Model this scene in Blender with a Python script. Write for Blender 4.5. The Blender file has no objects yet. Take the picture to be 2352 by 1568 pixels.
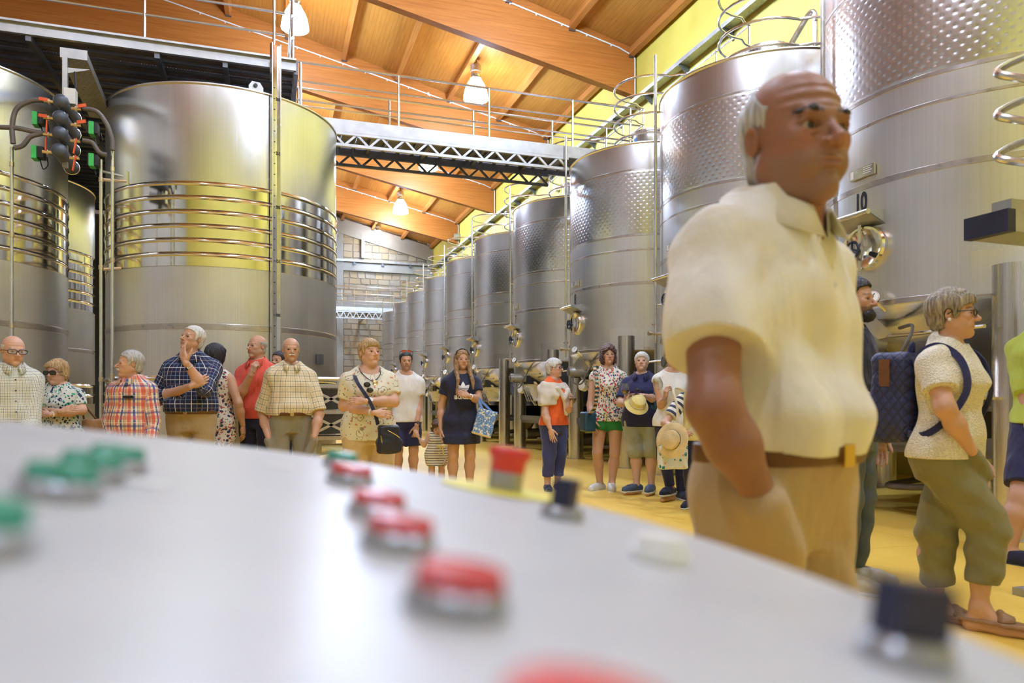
import bpy, bmesh, math, random
import numpy as np
from mathutils import Vector, Matrix, Euler
from mathutils.bvhtree import BVHTree
random.seed(7); np.random.seed(7)
scene = bpy.context.scene
COL = scene.collection
# ---------------------------------------------------------------- camera
FPX, W, H = 1680.0, 2352.0, 1568.0
VX, HZ, CH = 620.0, 924.0, 1.03            # vanishing point of the hall axis, horizon row, camera height
TH = math.atan((W / 2 - VX) / FPX)
SI, CO = math.sin(TH), math.cos(TH)
cam_d = bpy.data.cameras.new('camera'); cam = bpy.data.objects.new('camera', cam_d); COL.objects.link(cam)
cam.location = (0, 0, CH); cam.rotation_euler = (math.pi / 2, 0, -TH)
cam_d.sensor_width = 36.0; cam_d.lens = 36.0 * FPX / W
cam_d.shift_y = (HZ - H / 2) / W
cam_d.clip_start = 0.01; cam_d.clip_end = 200
cam_d.dof.use_dof = True; cam_d.dof.focus_distance = 9.0; cam_d.dof.aperture_fstop = 3.0
scene.camera = cam
# ---------------------------------------------------------------- world and exposure
wd = bpy.data.worlds.new('world'); scene.world = wd; wd.use_nodes = True
wd.node_tree.nodes['Background'].inputs[0].default_value = (0.75, 0.8, 0.9, 1)
wd.node_tree.nodes['Background'].inputs[1].default_value = 0.05
LAMP_W = 400.0                              # watts of one high-bay lamp
scene.view_settings.view_transform = 'Standard'
try: scene.view_settings.look = 'None'
except Exception: pass
scene.view_settings.exposure = 0.55; scene.view_settings.gamma = 1.0
scene.view_settings.use_curve_mapping = False
scene.cycles.use_denoising = True
scene.cycles.max_bounces = 8; scene.cycles.diffuse_bounces = 4; scene.cycles.glossy_bounces = 4
scene.cycles.transparent_max_bounces = 12
scene.cycles.sample_clamp_indirect = 6.0
scene.cycles.caustics_reflective = False; scene.cycles.caustics_refractive = False

def pix(px, py, Y=None, dep=None, X=None):
    """world point on the ray of a photo pixel, at hall distance Y, at camera depth dep, or at lateral X"""
    u = (px - W / 2) / FPX; v = -(py - HZ) / FPX
    dx, dy = SI + u * CO, CO - u * SI
    if dep is None:
        dep = Y / dy if Y is not None else X / dx
    return Vector((dx * dep, dy * dep, CH + v * dep))

# ---------------------------------------------------------------- mesh helpers
class MB:
    def __init__(s): s.v = []; s.f = []
    def add(s, vs, fs):
        o = len(s.v); s.v.extend([tuple(p) for p in vs]); s.f.extend([tuple(i + o for i in f) for f in fs]); return s
    def box(s, c, d, M=None):
        c = Vector(c); hx, hy, hz = d[0] / 2, d[1] / 2, d[2] / 2
        vs = [Vector((x, y, z)) for x in (-hx, hx) for y in (-hy, hy) for z in (-hz, hz)]
        vs = [c + ((M @ p) if M else p) for p in vs]
        return s.add(vs, [(0, 1, 3, 2), (4, 6, 7, 5), (0, 4, 5, 1), (2, 3, 7, 6), (0, 2, 6, 4), (1, 5, 7, 3)])
    def bar(s, p0, p1, w, h, up=(0, 0, 1)):
        p0, p1 = Vector(p0), Vector(p1); d = (p1 - p0); L = d.length; d.normalize()
        up = Vector(up)
        if abs(d.dot(up)) > .98: up = Vector((0, 1, 0))
        a = d.cross(up).normalized(); b = a.cross(d)
        M = Matrix((d, a, b)).transposed()
        return s.box((p0 + p1) / 2, (L, w, h), M)
    def cyl(s, p0, p1, r, seg=12, r1=None, cap=True):
        p0, p1 = Vector(p0), Vector(p1); r1 = r if r1 is None else r1
        d = (p1 - p0).normalized(); up = Vector((0, 0, 1)) if abs(d.z) < .95 else Vector((1, 0, 0))
        a = d.cross(up).normalized(); b = d.cross(a)
        vs = []
        for k in range(seg):
            t = 2 * math.pi * k / seg; q = a * math.cos(t) + b * math.sin(t)
            vs += [p0 + q * r, p1 + q * r1]
        fs = [(2 * k, 2 * ((k + 1) % seg), 2 * ((k + 1) % seg) + 1, 2 * k + 1) for k in range(seg)]
        if cap: fs += [tuple(2 * k for k in range(seg))[::-1], tuple(2 * k + 1 for k in range(seg))]
        return s.add(vs, fs)
    def tube(s, pts, r, seg=8, closed=False):
        pts = [Vector(p) for p in pts]; n = len(pts)
        rs = r if hasattr(r, '__len__') else [r] * n
        tg = []
        for i in range(n):
            if closed: d = pts[(i + 1) % n] - pts[i - 1]
            else: d = pts[min(i + 1, n - 1)] - pts[max(i - 1, 0)]
            tg.append(d.normalized())
        up = Vector((0, 0, 1)) if abs(tg[0].z) < .9 else Vector((1, 0, 0))
        a = tg[0].cross(up).normalized(); vs = []
        for i in range(n):
            a = (a - tg[i] * a.dot(tg[i])).normalized(); b = tg[i].cross(a)
            for k in range(seg):
                t = 2 * math.pi * k / seg
                vs.append(pts[i] + (a * math.cos(t) + b * math.sin(t)) * rs[i])
        fs = []
        for i in range(n if closed else n - 1):
            j = (i + 1) % n
            for k in range(seg):
                l = (k + 1) % seg
                fs.append((i * seg + k, i * seg + l, j * seg + l, j * seg + k))
        if not closed: fs += [tuple(range(seg))[::-1], tuple((n - 1) * seg + k for k in range(seg))]
        return s.add(vs, fs)
    def lathe(s, prof, seg=24, M=None, a0=0.0, a1=2 * math.pi, capz=True):
        full = abs(a1 - a0 - 2 * math.pi) < 1e-6; n = seg if full else seg + 1; m = len(prof); vs = []
        for k in range(n):
            t = a0 + (a1 - a0) * k / seg
            for r, z in prof:
                p = Vector((r * math.cos(t), r * math.sin(t), z)); vs.append(M @ p if M else p)
        fs = []
        for k in range(seg):
            l = (k + 1) % n
            for i in range(m - 1): fs.append((k * m + i, l * m + i, l * m + i + 1, k * m + i + 1))
        return s.add(vs, fs)
    def prism(s, poly, z0, z1, M=None):
        n = len(poly); vs = [Vector((x, y, z0)) for x, y in poly] + [Vector((x, y, z1)) for x, y in poly]
        if M: vs = [M @ p for p in vs]
        return s.add(vs, [tuple(range(n))[::-1], tuple(range(n, 2 * n))] + [(i, (i + 1) % n, (i + 1) % n + n, i + n) for i in range(n)])
    def sphere(s, c, r, seg=12, rings=8, M=None):
        c = Vector(c); rx = r if hasattr(r, '__len__') else (r, r, r)
        prof = [(math.sin(math.pi * i / rings), -math.cos(math.pi * i / rings)) for i in range(rings + 1)]
        vs = []; fs = []; m = len(prof)
        for k in range(seg):
            t = 2 * math.pi * k / seg
            for q, z in prof:
                p = Vector((q * math.cos(t) * rx[0], q * math.sin(t) * rx[1], z * rx[2])); vs.append(c + (M @ p if M else p))
        for k in range(seg):
            l = (k + 1) % seg
            for i in range(m - 1): fs.append((k * m + i, l * m + i, l * m + i + 1, k * m + i + 1))
        return s.add(vs, fs)
    def mesh(s, name, mat, smooth=35):
        me = bpy.data.meshes.new(name); me.from_pydata(s.v, [], s.f)
        me.validate(); me.update()
        if mat: me.materials.append(mat)
        if smooth:
            me.shade_smooth()
            me.set_sharp_from_angle(angle=math.radians(smooth))
        return me
    def build(s, name, mat, parent=None, smooth=35, loc=None):
        o = bpy.data.objects.new(name, s.mesh(name, mat, smooth)); COL.objects.link(o)
        if parent: o.parent = parent
        if loc: o.location = loc
        return o

def arc(c, r, a0, a1, n=10, ax=(1, 0, 0), ay=(0, 1, 0), r2=None):
    c, ax, ay = Vector(c), Vector(ax), Vector(ay); r2 = r2 or r
    return [c + ax * (r * math.cos(a0 + (a1 - a0) * i / n)) + ay * (r2 * math.sin(a0 + (a1 - a0) * i / n)) for i in range(n + 1)]
def spline(ps, n=6):
    """Catmull-Rom through the points"""
    ps = [Vector(p) for p in ps]; q = [ps[0] * 2 - ps[1]] + ps + [ps[-1] * 2 - ps[-2]]; out = []
    for i in range(1, len(q) - 2):
        for k in range(n):
            t = k / n; a, b, c, d = q[i - 1], q[i], q[i + 1], q[i + 2]
            out.append(.5 * ((2 * b) + (c - a) * t + (2 * a - 5 * b + 4 * c - d) * t * t + (3 * b - a - 3 * c + d) * t ** 3))
    return out + [ps[-1]]
def tag(o, label=None, cat=None, group=None, kind=None):
    if label: o['label'] = label
    if cat: o['category'] = cat
    if group: o['group'] = group
    if kind: o['kind'] = kind
    return o
def empty(name, loc=(0, 0, 0), rz=0.0, parent=None):
    o = bpy.data.objects.new(name, None); COL.objects.link(o); o.empty_display_size = .1
    o.location = loc; o.rotation_euler = (0, 0, rz)
    if parent: o.parent = parent
    return o
def struct(o, label=None):
    o['kind'] = 'structure'
    if label: o['label'] = label
    return o
def copy_tree(o, parent=None):
    c = o.copy(); COL.objects.link(c)
    if parent: c.parent = parent
    for ch in list(o.children): copy_tree(ch, c)
    return c
def share(name, me, parent, M=None, loc=None):
    o = bpy.data.objects.new(name, me); COL.objects.link(o); o.parent = parent
    if M is not None: o.matrix_local = M
    elif loc is not None: o.location = loc
    return o

# ---------------------------------------------------------------- materials
class NT:
    """small shader-node writer"""
    def __init__(s, name):
        s.m = bpy.data.materials.new(name); s.m.use_nodes = True; s.t = s.m.node_tree
        s.b = s.t.nodes['Principled BSDF']; s.out = s.t.nodes['Material Output']
    def n(s, kind, **kw):
        nd = s.t.nodes.new(kind)
        for k, v in kw.items(): setattr(nd, k, v)
        return nd
    def set(s, nd, i, v):
        sock = nd.inputs[i]
        if hasattr(v, 'is_output') or isinstance(v, bpy.types.NodeSocket): s.t.links.new(v, sock)
        elif hasattr(v, '__len__') and len(v) == 3 and sock.type == 'RGBA': sock.default_value = (*v, 1)
        else: sock.default_value = v
    def math(s, op, a, b=0.0, c=0.0):
        nd = s.n('ShaderNodeMath', operation=op); s.set(nd, 0, a); s.set(nd, 1, b); s.set(nd, 2, c); return nd.outputs[0]
    def mix(s, f, a, b, mode='MIX'):
        nd = s.n('ShaderNodeMix', data_type='RGBA', blend_type=mode); s.set(nd, 0, f); s.set(nd, 6, a); s.set(nd, 7, b); return nd.outputs[2]
    def coord(s, which='Object'): return s.n('ShaderNodeTexCoord').outputs[which]
    def attr(s, name):
        nd = s.n('ShaderNodeAttribute', attribute_name=name); return nd
    def mapping(s, vec, scale=(1, 1, 1), loc=(0, 0, 0), rot=(0, 0, 0)):
        nd = s.n('ShaderNodeMapping'); s.set(nd, 0, vec); nd.inputs['Scale'].default_value = scale
        nd.inputs['Location'].default_value = loc; nd.inputs['Rotation'].default_value = rot; return nd.outputs[0]
    def noise(s, vec, scale=5, detail=3, rough=.5, out=0):
        nd = s.n('ShaderNodeTexNoise'); s.set(nd, 'Vector', vec); nd.inputs['Scale'].default_value = scale
        nd.inputs['Detail'].default_value = detail; nd.inputs['Roughness'].default_value = rough; return nd.outputs[out]
    def voro(s, vec, scale=5, feature='F1', out='Distance', rnd=1.0):
        nd = s.n('ShaderNodeTexVoronoi', feature=feature); s.set(nd, 'Vector', vec); nd.inputs['Scale'].default_value = scale
        nd.inputs['Randomness'].default_value = rnd; return nd.outputs[out]
    def ramp(s, f, stops, interp='LINEAR'):
        nd = s.n('ShaderNodeValToRGB'); s.set(nd, 0, f); r = nd.color_ramp; r.interpolation = interp
        while len(r.elements) < len(stops): r.elements.new(.5)
        for e, (p, c) in zip(r.elements, stops): e.position = p; e.color = (*c, 1) if len(c) == 3 else c
        return nd.outputs[0]
    def bump(s, h, strength=.2, dist=.01):
        nd = s.n('ShaderNodeBump'); s.set(nd, 'Height', h); nd.inputs['Strength'].default_value = strength
        nd.inputs['Distance'].default_value = dist; s.t.links.new(nd.outputs[0], s.b.inputs['Normal']); return nd
    def sep(s, vec):
        nd = s.n('ShaderNodeSeparateXYZ'); s.set(nd, 0, vec); return nd.outputs
    def fin(s, col=None, rough=None, metal=None, **kw):
        if col is not None: s.set(s.b, 'Base Color', col)
        if rough is not None: s.set(s.b, 'Roughness', rough)
        if metal is not None: s.set(s.b, 'Metallic', metal)
        for k, v in kw.items(): s.set(s.b, k.replace('_', ' '), v)
        return s.m
_mats = {}
def plain(name, col, rough=.5, metal=0.0, var=.12, scale=14.0, bump=0.0, **kw):
    """one colour with a little procedural unevenness"""
    if name in _mats: return _mats[name]
    t = NT(name); nz = t.noise(t.coord(), scale, 4)
    lo = tuple(max(0, c * (1 - var)) for c in col); hi = tuple(min(1, c * (1 + var)) for c in col)
    t.fin(t.ramp(nz, [(.3, lo), (.7, hi)]), t.math('MULTIPLY_ADD', nz, .16, rough - .08), metal, **kw)
    if bump: t.bump(nz, bump, .01)
    _mats[name] = t.m; return t.m
def steel(name, col=(.82, .81, .80), rough=.24, aniso=.7, streak=.05, vert=True, scale=1.0):
    if name in _mats: return _mats[name]
    t = NT(name); c = t.coord()
    sc = (60 * scale, 60 * scale, .8) if vert else (.8, 60 * scale, 60 * scale)
    st = t.noise(t.mapping(c, sc), 1.0, 4, .6); bl = t.noise(c, 1.7, 3)
    col2 = tuple(x * .82 for x in col)
    cc = t.ramp(t.math('MULTIPLY_ADD', bl, .5, t.math('MULTIPLY', st, .5)), [(.3, col2), (.68, col)])
    r = t.math('ADD', t.math('MULTIPLY_ADD', st, streak, rough - streak * .5), t.math('MULTIPLY', bl, .04))
    t.fin(cc, r, 1.0)
    if aniso:
        t.b.inputs['Anisotropic'].default_value = aniso
        tn = t.n('ShaderNodeTangent', direction_type='RADIAL', axis='Z'); t.t.links.new(tn.outputs[0], t.b.inputs['Tangent'])
    _mats[name] = t.m; return t.m
M = {}
M['steel'] = steel('tank_steel'); M['steel_dull'] = steel('tank_steel_dull', (.78, .77, .76), .32, .5)
M['steel_tube'] = plain('steel_tube', (.70, .69, .67), .25, 1.0, .06)
M['steel_leg'] = steel('leg_steel', (.68, .66, .62), .24, .5, .14, True, 2.0)
M['mirror'] = plain('polished_steel', (.80, .79, .76), .10, 1.0, .04, 3.0)
M['weld'] = plain('weld_steel', (.52, .48, .46), .30, 1.0, .1)
M['galv'] = plain('galvanised_steel', (.46, .465, .47), .42, .75, .16, 5.0)
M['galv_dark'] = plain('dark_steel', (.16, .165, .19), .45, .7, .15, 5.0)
M['rail'] = plain('rail_steel', (.78, .78, .80), .22, 1.0, .05)
M['black'] = plain('black_plastic', (.012, .012, .016), .4)
M['navyplastic'] = plain('dark_blue_plastic', (.015, .018, .05), .4)
M['dark_grey'] = plain('dark_grey_plastic', (.07, .085, .12), .38)
M['red'] = plain('red_plastic', (.62, .03, .025), .35)
M['orange'] = plain('orange_red_enamel', (.72, .10, .02), .4)
M['green'] = plain('green_plastic', (.05, .50, .12), .4)
M['white_paint'] = plain('white_paint', (.78, .78, .76), .4, 0, .04)
M['ink'] = plain('black_print', (.006, .007, .016), .5)
M['hose'] = plain('grey_brown_hose', (.13, .11, .10), .5)
M['blue_label'] = plain('blue_label', (.05, .25, .70), .4)
M['paper'] = plain('white_label', (.85, .85, .84), .6, 0, .03)
M['brass'] = plain('brass_fitting', (.70, .60, .42), .3, 1.0)
M['leather_brown'] = plain('brown_leather', (.14, .055, .018), .45, 0, .2)
M['gold'] = plain('gold_metal', (.80, .58, .22), .25, 1.0, .05)
def mk_wood(name, c0, c1, c2, plank=0.0, grain=(1, 1, 1)):
    t = NT(name); c = t.coord(); g = t.mapping(c, grain)
    n1 = t.noise(g, 3.0, 5, .6); n2 = t.noise(c, .8, 2)
    kn = t.voro(t.mapping(c, tuple(min(x, 3.0) for x in grain)), 1.6)
    col = t.ramp(n1, [(.28, c0), (.5, c1), (.75, c2)])
    col = t.mix(t.math('MULTIPLY', n2, .35), col, c0)
    col = t.mix(t.math('MULTIPLY', t.math('LESS_THAN', kn, .035), .6), col, tuple(x * .35 for x in c0))
    if plank:
        x = t.sep(c)[0]; fr = t.math('FRACT', t.math('DIVIDE', x, plank))
        ln = t.math('LESS_THAN', fr, .09); col = t.mix(t.math('MULTIPLY', ln, .55), col, tuple(q * .5 for q in c0))
        wn = t.n('ShaderNodeTexWhiteNoise', noise_dimensions='1D'); t.set(wn, 'W', t.math('FLOOR', t.math('DIVIDE', x, plank)))
        col = t.mix(t.math('MULTIPLY', wn.outputs[0], .18), col, c2)
    t.fin(col, .45); t.bump(n1, .08, .004); return t.m
M['ceil_wood'] = mk_wood('ceiling_boards', (.42, .170, .028), (.52, .225, .042), (.62, .29, .065), .10, (6, .5, 6))
M['beam_wood'] = mk_wood('glulam_beam', (.37, .120, .020), (.48, .168, .032), (.57, .22, .05), 0, (.35, 5, 9))
M['purlin_wood'] = mk_wood('purlin_wood', (.38, .14, .03), (.50, .20, .045), (.58, .26, .07), 0, (7, .4, 7))
def mk_yellow():
    t = NT('yellow_wall_paint'); n1 = t.noise(t.coord(), 1.3, 4); n2 = t.noise(t.coord(), 90, 2)
    t.fin(t.ramp(n1, [(.3, (.74, .61, .105)), (.7, (.80, .67, .135))]), .6); t.bump(n2, .06, .002); return t.m
M['yellow'] = mk_yellow()
def mk_floor():
    t = NT('yellow_resin_floor'); c = t.coord(); n1 = t.noise(c, .7, 4); n2 = t.noise(c, 7, 5, .7)
    col = t.ramp(n1, [(.25, (.82, .53, .075)), (.75, (.90, .62, .12))])
    col = t.mix(t.math('MULTIPLY', n2, .25), col, (.72, .45, .07))
    sp = t.math('LESS_THAN', t.voro(c, 30), .05); col = t.mix(t.math('MULTIPLY', sp, .3), col, (.25, .14, .04))
    t.fin(col, t.math('MULTIPLY_ADD', n2, .25, .28)); t.bump(n2, .04, .004); return t.m
M['floor'] = mk_floor()
M['joint'] = plain('joint_sealant', (.05, .04, .025), .7)
def mk_concrete(name, col):
    t = NT(name); c = t.coord(); n1 = t.noise(c, 1.2, 6, .65); n2 = t.noise(c, 35, 3)
    t.fin(t.ramp(n1, [(.25, tuple(x * .78 for x in col)), (.75, col)]), .8); t.bump(n2, .15, .004); return t.m
M['concrete'] = mk_concrete('concrete', (.42, .415, .40)); M['mortar'] = mk_concrete('mortar', (.40, .355, .29))
M['plaster'] = mk_concrete('pale_plaster', (.60, .61, .63))
M['shade_screen'] = mk_concrete('dark_shade_screen', (.13, .13, .15))  # dark colour stands in for shade behind the tank gap
STONES = [mk_concrete('sandstone_%s' % n, c) for n, c in (('pale', (.50, .43, .33)), ('tan', (.45, .36, .26)), ('ochre', (.49, .385, .25)), ('grey', (.42, .38, .32)))]
def mk_perf(name, col, pitch=.035, hole=.30):
    """perforated sheet: round through-holes in a staggered grid (object space)"""
    t = NT(name); x, y, z = t.sep(t.coord())
    row = t.math('FLOOR', t.math('DIVIDE', y, pitch)); off = t.math('MULTIPLY', t.math('FLOORED_MODULO', row, 2.0), .5)
    fx = t.math('SUBTRACT', t.math('FRACT', t.math('ADD', t.math('DIVIDE', x, pitch), off)), .5)
    fy = t.math('SUBTRACT', t.math('FRACT', t.math('DIVIDE', y, pitch)), .5)
    d = t.math('SQRT', t.math('ADD', t.math('MULTIPLY', fx, fx), t.math('MULTIPLY', fy, fy)))
    t.fin(t.ramp(t.noise(t.coord(), 6, 3), [(.3, tuple(v * .8 for v in col)), (.7, col)]), .45, .6)
    t.set(t.b, 'Alpha', t.math('GREATER_THAN', d, hole)); return t.m
M['perf'] = mk_perf('perforated_deck', (.20, .205, .225), .035, .20); M['tray'] = mk_perf('perforated_tray', (.42, .42, .43), .06, .16)
def mk_glass(name, col=(1, 1, 1), rough=.02, alpha=.18):
    t = NT(name); t.fin(col, rough, 0.0); t.set(t.b, 'Alpha', alpha); t.b.inputs['Specular IOR Level'].default_value = .9; return t.m
def mk_wineglass():
    t = NT('clear_glass'); tr = t.n('ShaderNodeBsdfTransparent'); tr.inputs[0].default_value = (.93, .94, .95, 1); gl = t.n('ShaderNodeBsdfGlossy'); gl.inputs['Roughness'].default_value = .03
    lw = t.n('ShaderNodeLayerWeight'); lw.inputs[0].default_value = .35; mx = t.n('ShaderNodeMixShader'); t.set(mx, 0, t.math('MULTIPLY_ADD', lw.outputs['Facing'], .55, .05)); t.t.links.new(tr.outputs[0], mx.inputs[1]); t.t.links.new(gl.outputs[0], mx.inputs[2]); t.t.links.new(mx.outputs[0], t.out.inputs[0]); return t.m
M['glass'] = mk_wineglass(); M['lens_dark'] = mk_glass('dark_lens', (.01, .01, .012), .08, .93); M['lens_clear'] = mk_glass('clear_lens', (.75, .8, .85), .05, .25)
M['wine'] = plain('red_wine', (.05, .004, .008), .08)
def mk_emit(name, col, strength):
    t = NT(name); t.fin((.9, .9, .9), .4); t.set(t.b, 'Emission Color', col); t.b.inputs['Emission Strength'].default_value = strength; return t.m
M['lamp_glow'] = mk_emit('lit_lamp_shade', (.93, .96, 1.0), 30.0)
# ================================================================ the hall
XW, XL, XR, YB, YE = 8.6, -12.0, -3.0, -6.0, 40.0      # right wall, left wall, ridge, wall behind the camera, end wall
def zc(x): return 9.75 + .25 * (XW - x) if x > XR else 9.75 + .25 * (XW - XR) - .25 * (XR - x)
fl = MB().box(((XL + XW) / 2, (YB + YE) / 2, -.16), (XW - XL, YE - YB, .3)).build('floor', M['joint'])
struct(fl, 'yellow resin floor laid in big slabs with thin dark joints')
slab = {}
xs = [-12, -6.0, -.2, 4.62, 8.6]; ys = [-6, -1, 4.1, 7.3, 11.0, 15.2, 20.0, 25.0, 30.0, 35.0, 40.0]
for i in range(len(xs) - 1):
    for j in range(len(ys) - 1):
        g = .005; sx, sy = xs[i + 1] - xs[i] - g, ys[j + 1] - ys[j] - g
        MB().box(((xs[i] + xs[i + 1]) / 2, (ys[j] + ys[j + 1]) / 2, -.005), (sx, sy, .01)).build('floor_slab', M['floor'], fl)
wr = struct(MB().box((XW + .15, (YB + YE) / 2, 5), (.3, YE - YB, 12)).build('wall_right', M['yellow']), 'tall plain yellow painted side wall')
struct(MB().box((XL - .15, (YB + YE) / 2, 6), (.3, YE - YB, 14)).build('wall_left', M['plaster']), 'dim plaster side wall behind the smooth tanks')
struct(MB().box(((XL + XW) / 2, YB - .15, 6), (XW - XL, .3, 14)).build('wall_back', M['yellow']), 'yellow wall closing the hall')
MB().box(((XL + XW) / 2, YB + .02, 2.3), (XW - XL, .06, 4.6)).build('neutral_bounce_panel', M['plaster'], bpy.data.objects['wall_back'])  # added pale panel, cuts the yellow bounce off this unseen wall
we = struct(MB().box(((XL + XW) / 2, YE + .2, 6), (XW - XL, .3, 14)).build('wall_end', M['mortar']), 'sandstone end wall with concrete frame')
struct(MB().box((-7.1, 19.2, 2.7), (9.8, .2, 5.4)).build('wall_dark_screen', M['shade_screen']), 'added dark screen wall under the upper deck, shading the tank gap')  # added screen, hides the lit far hall so the tank gap stays dark
# ceiling of boards, with glulam beams and purlins
ce = empty('ceiling'); struct(ce, 'sloping timber ceiling with glulam beams')
for x0, x1 in ((XR, XW), (XL, XR)):
    m = MB(); L = YE - YB
    m.add([(x0, YB, zc(x0)), (x1, YB, zc(x1)), (x1, YE, zc(x1)), (x0, YE, zc(x0)),
           (x0, YB, zc(x0) + .1), (x1, YB, zc(x1) + .1), (x1, YE, zc(x1) + .1), (x0, YE, zc(x0) + .1)],
          [(0, 3, 2, 1), (4, 5, 6, 7), (0, 1, 5, 4), (1, 2, 6, 5), (2, 3, 7, 6), (3, 0, 4, 7)]).build('board_panel', M['ceil_wood'], ce)
mbm = MB(); bt = .22
poly = [(XW - .02, zc(XW)), (XR, zc(XR)), (XL, zc(XL)), (XL, 8.6), (XR, 8.6 + .2 * (XW - XR)), (XW - .02, 8.6)]
R90 = Matrix.Rotation(math.pi / 2, 4, 'X')
mbm.prism(poly, -bt / 2, bt / 2, R90); beam_me = mbm.mesh('beam', M['beam_wood'])
BY = [16.3 + 5.93 * k for k in (-3, -2, -1, 0, 1, 2, 3)]
cond_me = MB().tube([(XW - .06, -.14, 8.6), (XW - .06, -.14, 9.45)] + arc((XW - .16, -.14, 9.47), .1, 0, 1.4, 5, (1, 0, 0), (0, 0, 1)) +
                    [(XW - .5, -.14, zc(XW - .5) - .17), (XW - 4, -.14, zc(XW - 4) - .27), (XR, -.14, zc(XR) - .5)], .018, 6).mesh('conduit', M['white_paint'])
clip_m = MB()
for k in range(16):
    x = XW - .7 - .65 * k; clip_m.box((x, -.125, zc(x) - .17 - .03 * (XW - x)), (.03, .03, .05))
clip_m.sphere((XW - 4, -.15, zc(XW - 4) - .27), .05, 8, 6)
clip_me = clip_m.mesh('conduit_clip', M['white_paint'])
for y in BY:
    b = share('beam', beam_me, ce, loc=(0, y, 0)); share('conduit', cond_me, b); share('conduit_clips', clip_me, b)
yy = [YB + .05] + BY + [YE]
px_ = [8.46 - 1.595 * k for k in range(8)]
for i in range(len(yy) - 1):
    if yy[i + 1] < 5: continue
    y0, y1 = yy[i] + bt / 2, yy[i + 1] - bt / 2
    for x in px_:
        MB().box((x, (y0 + y1) / 2, zc(x) - .12), (.13, y1 - y0 - .01, .24), Matrix.Rotation(math.atan(.25), 3, 'Y')).build('purlin', M['purlin_wood'], ce)
        MB().box((x, y1 - .01, zc(x) - .255), (.15, .09, .03)).build('purlin_shoe', M['galv_dark'], ce)
# end wall: concrete frame and separate stones
conc = MB()
conc.box((3.55, YE, 5), (.34, .22, 10.4)); conc.box((8.42, YE, 5), (.34, .22, 10.0))
conc.box((5.9, YE, 6.1), (5.4, .2, .7)); conc.box((5.9, YE, 8.3), (5.4, .24, .42))
conc.build('concrete_frame', M['concrete'], we)
m = MB(); a, b_ = Vector((2.5, YE, zc(2.5) - .55)), Vector((8.6, YE, zc(8.6) - .55)); m.bar(a, b_, .3, .8); m.build('gable_beam', M['concrete'], we)
MB().box((5.7, YE - .16, 8.62), (5.4, .14, .12)).build('cable_duct', M['galv'], we)
for k in range(3): MB().box((4.3 + 1.5 * k, YE - .14, 8.48), (.12, .12, .14)).build('duct_bracket', M['galv_dark'], we)
MB().box((4.75, YE - .14, 9.35), (.16, .08, 1.1)).build('wall_duct', M['galv'], we)
rs = random.Random(3)
def stones(x0, x1, z0, z1):
    z = z0
    while z < z1 - .05:
        h = min(rs.uniform(.26, .40), z1 - z)
        if z1 - z - h < .12: h = z1 - z
        x = x0 - rs.uniform(0, .2)
        while x < x1:
            w = rs.uniform(.34, .66); a0, a1 = max(x, x0) + .02, min(x + w, x1) - .02
            if a1 - a0 > .08:
                d = rs.uniform(.025, .06); j = lambda: rs.uniform(-.034, .034)
                f = [(a0 + j(), z + .012 + j() * .6), (a1 + j(), z + .012 + j() * .6), (a1 + j(), z + h - .012 + j() * .6), (a0 + j(), z + h - .012 + j() * .6)]
                cx = sum(p[0] for p in f) / 4; cz = sum(p[1] for p in f) / 4
                vs = [(p[0], YE + .06, p[1]) for p in f] + [(cx + (p[0] - cx) * .93, YE + .05 - d, cz + (p[1] - cz) * .92) for p in f]
                MB().add(vs, [(4, 5, 6, 7), (0, 1, 5, 4), (1, 2, 6, 5), (2, 3, 7, 6), (3, 0, 4, 7)]).build('stone', rs.choice(STONES), we, 20)
            x += w
        z += h
stones(3.72, 6.0, 1.0, 5.7); stones(3.72, 8.25, 6.45, 8.08); stones(3.72, 8.25, 8.5, 10.0)
stones(3.72, 6.2, 10.0, 10.45)
# cable tray with brackets on the yellow wall
tr = empty('cable_tray', (XW - .16, 0, 8.3)); tag(tr, 'long perforated metal cable tray bracketed along the yellow wall', 'cable tray')
MB().box((0, 16.9, 0), (.2, 45.6, .004)).build('tray_bed', M['tray'], tr)
for s in (-1, 1): MB().box((s * .1, 16.9, .04), (.006, 45.6, .09)).build('tray_side', M['galv'], tr)
cb = MB()
for k in range(4): cb.tube([(-.06 + .04 * k, -5.5, .02), (-.06 + .04 * k, 39.6, .02)], .014, 6)
cb.build('cable', M['white_paint'], tr)
brm = MB(); brm.box((.02, 0, -.03), (.26, .05, .04)); brm.add([(.15, -.02, -.03), (.15, .02, -.03), (.15, .02, -.22), (.15, -.02, -.22), (-.05, -.02, -.05), (-.05, .02, -.05)], [(0, 1, 2, 3), (0, 3, 4), (1, 5, 2), (3, 2, 5, 4), (0, 4, 5, 1)])
br = brm.mesh('bracket', M['galv_dark'])
for k in range(24): share('bracket', br, tr, loc=(0, 1.0 + 1.6 * k, 0))
# yellow-wall fittings
MB().box((XW - .09, 21.3, 7.75), (.14, .22, .2)).build('wall_junction_box', M['white_paint'])
tag(bpy.data.objects['wall_junction_box'], 'small white junction box on the yellow wall under the cable tray', 'junction box')
fx = empty('flood_light', (XW - .14, 33.85, 8.9)); tag(fx, 'grey square flood light at the end of a far beam', 'flood light')
MB().box((0, 0, 0), (.3, .16, .28)).build('housing', M['galv'], fx); MB().box((-.06, -.1, -.02), (.22, .02, .2)).build('lens', M['lens_clear'], fx)
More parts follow.
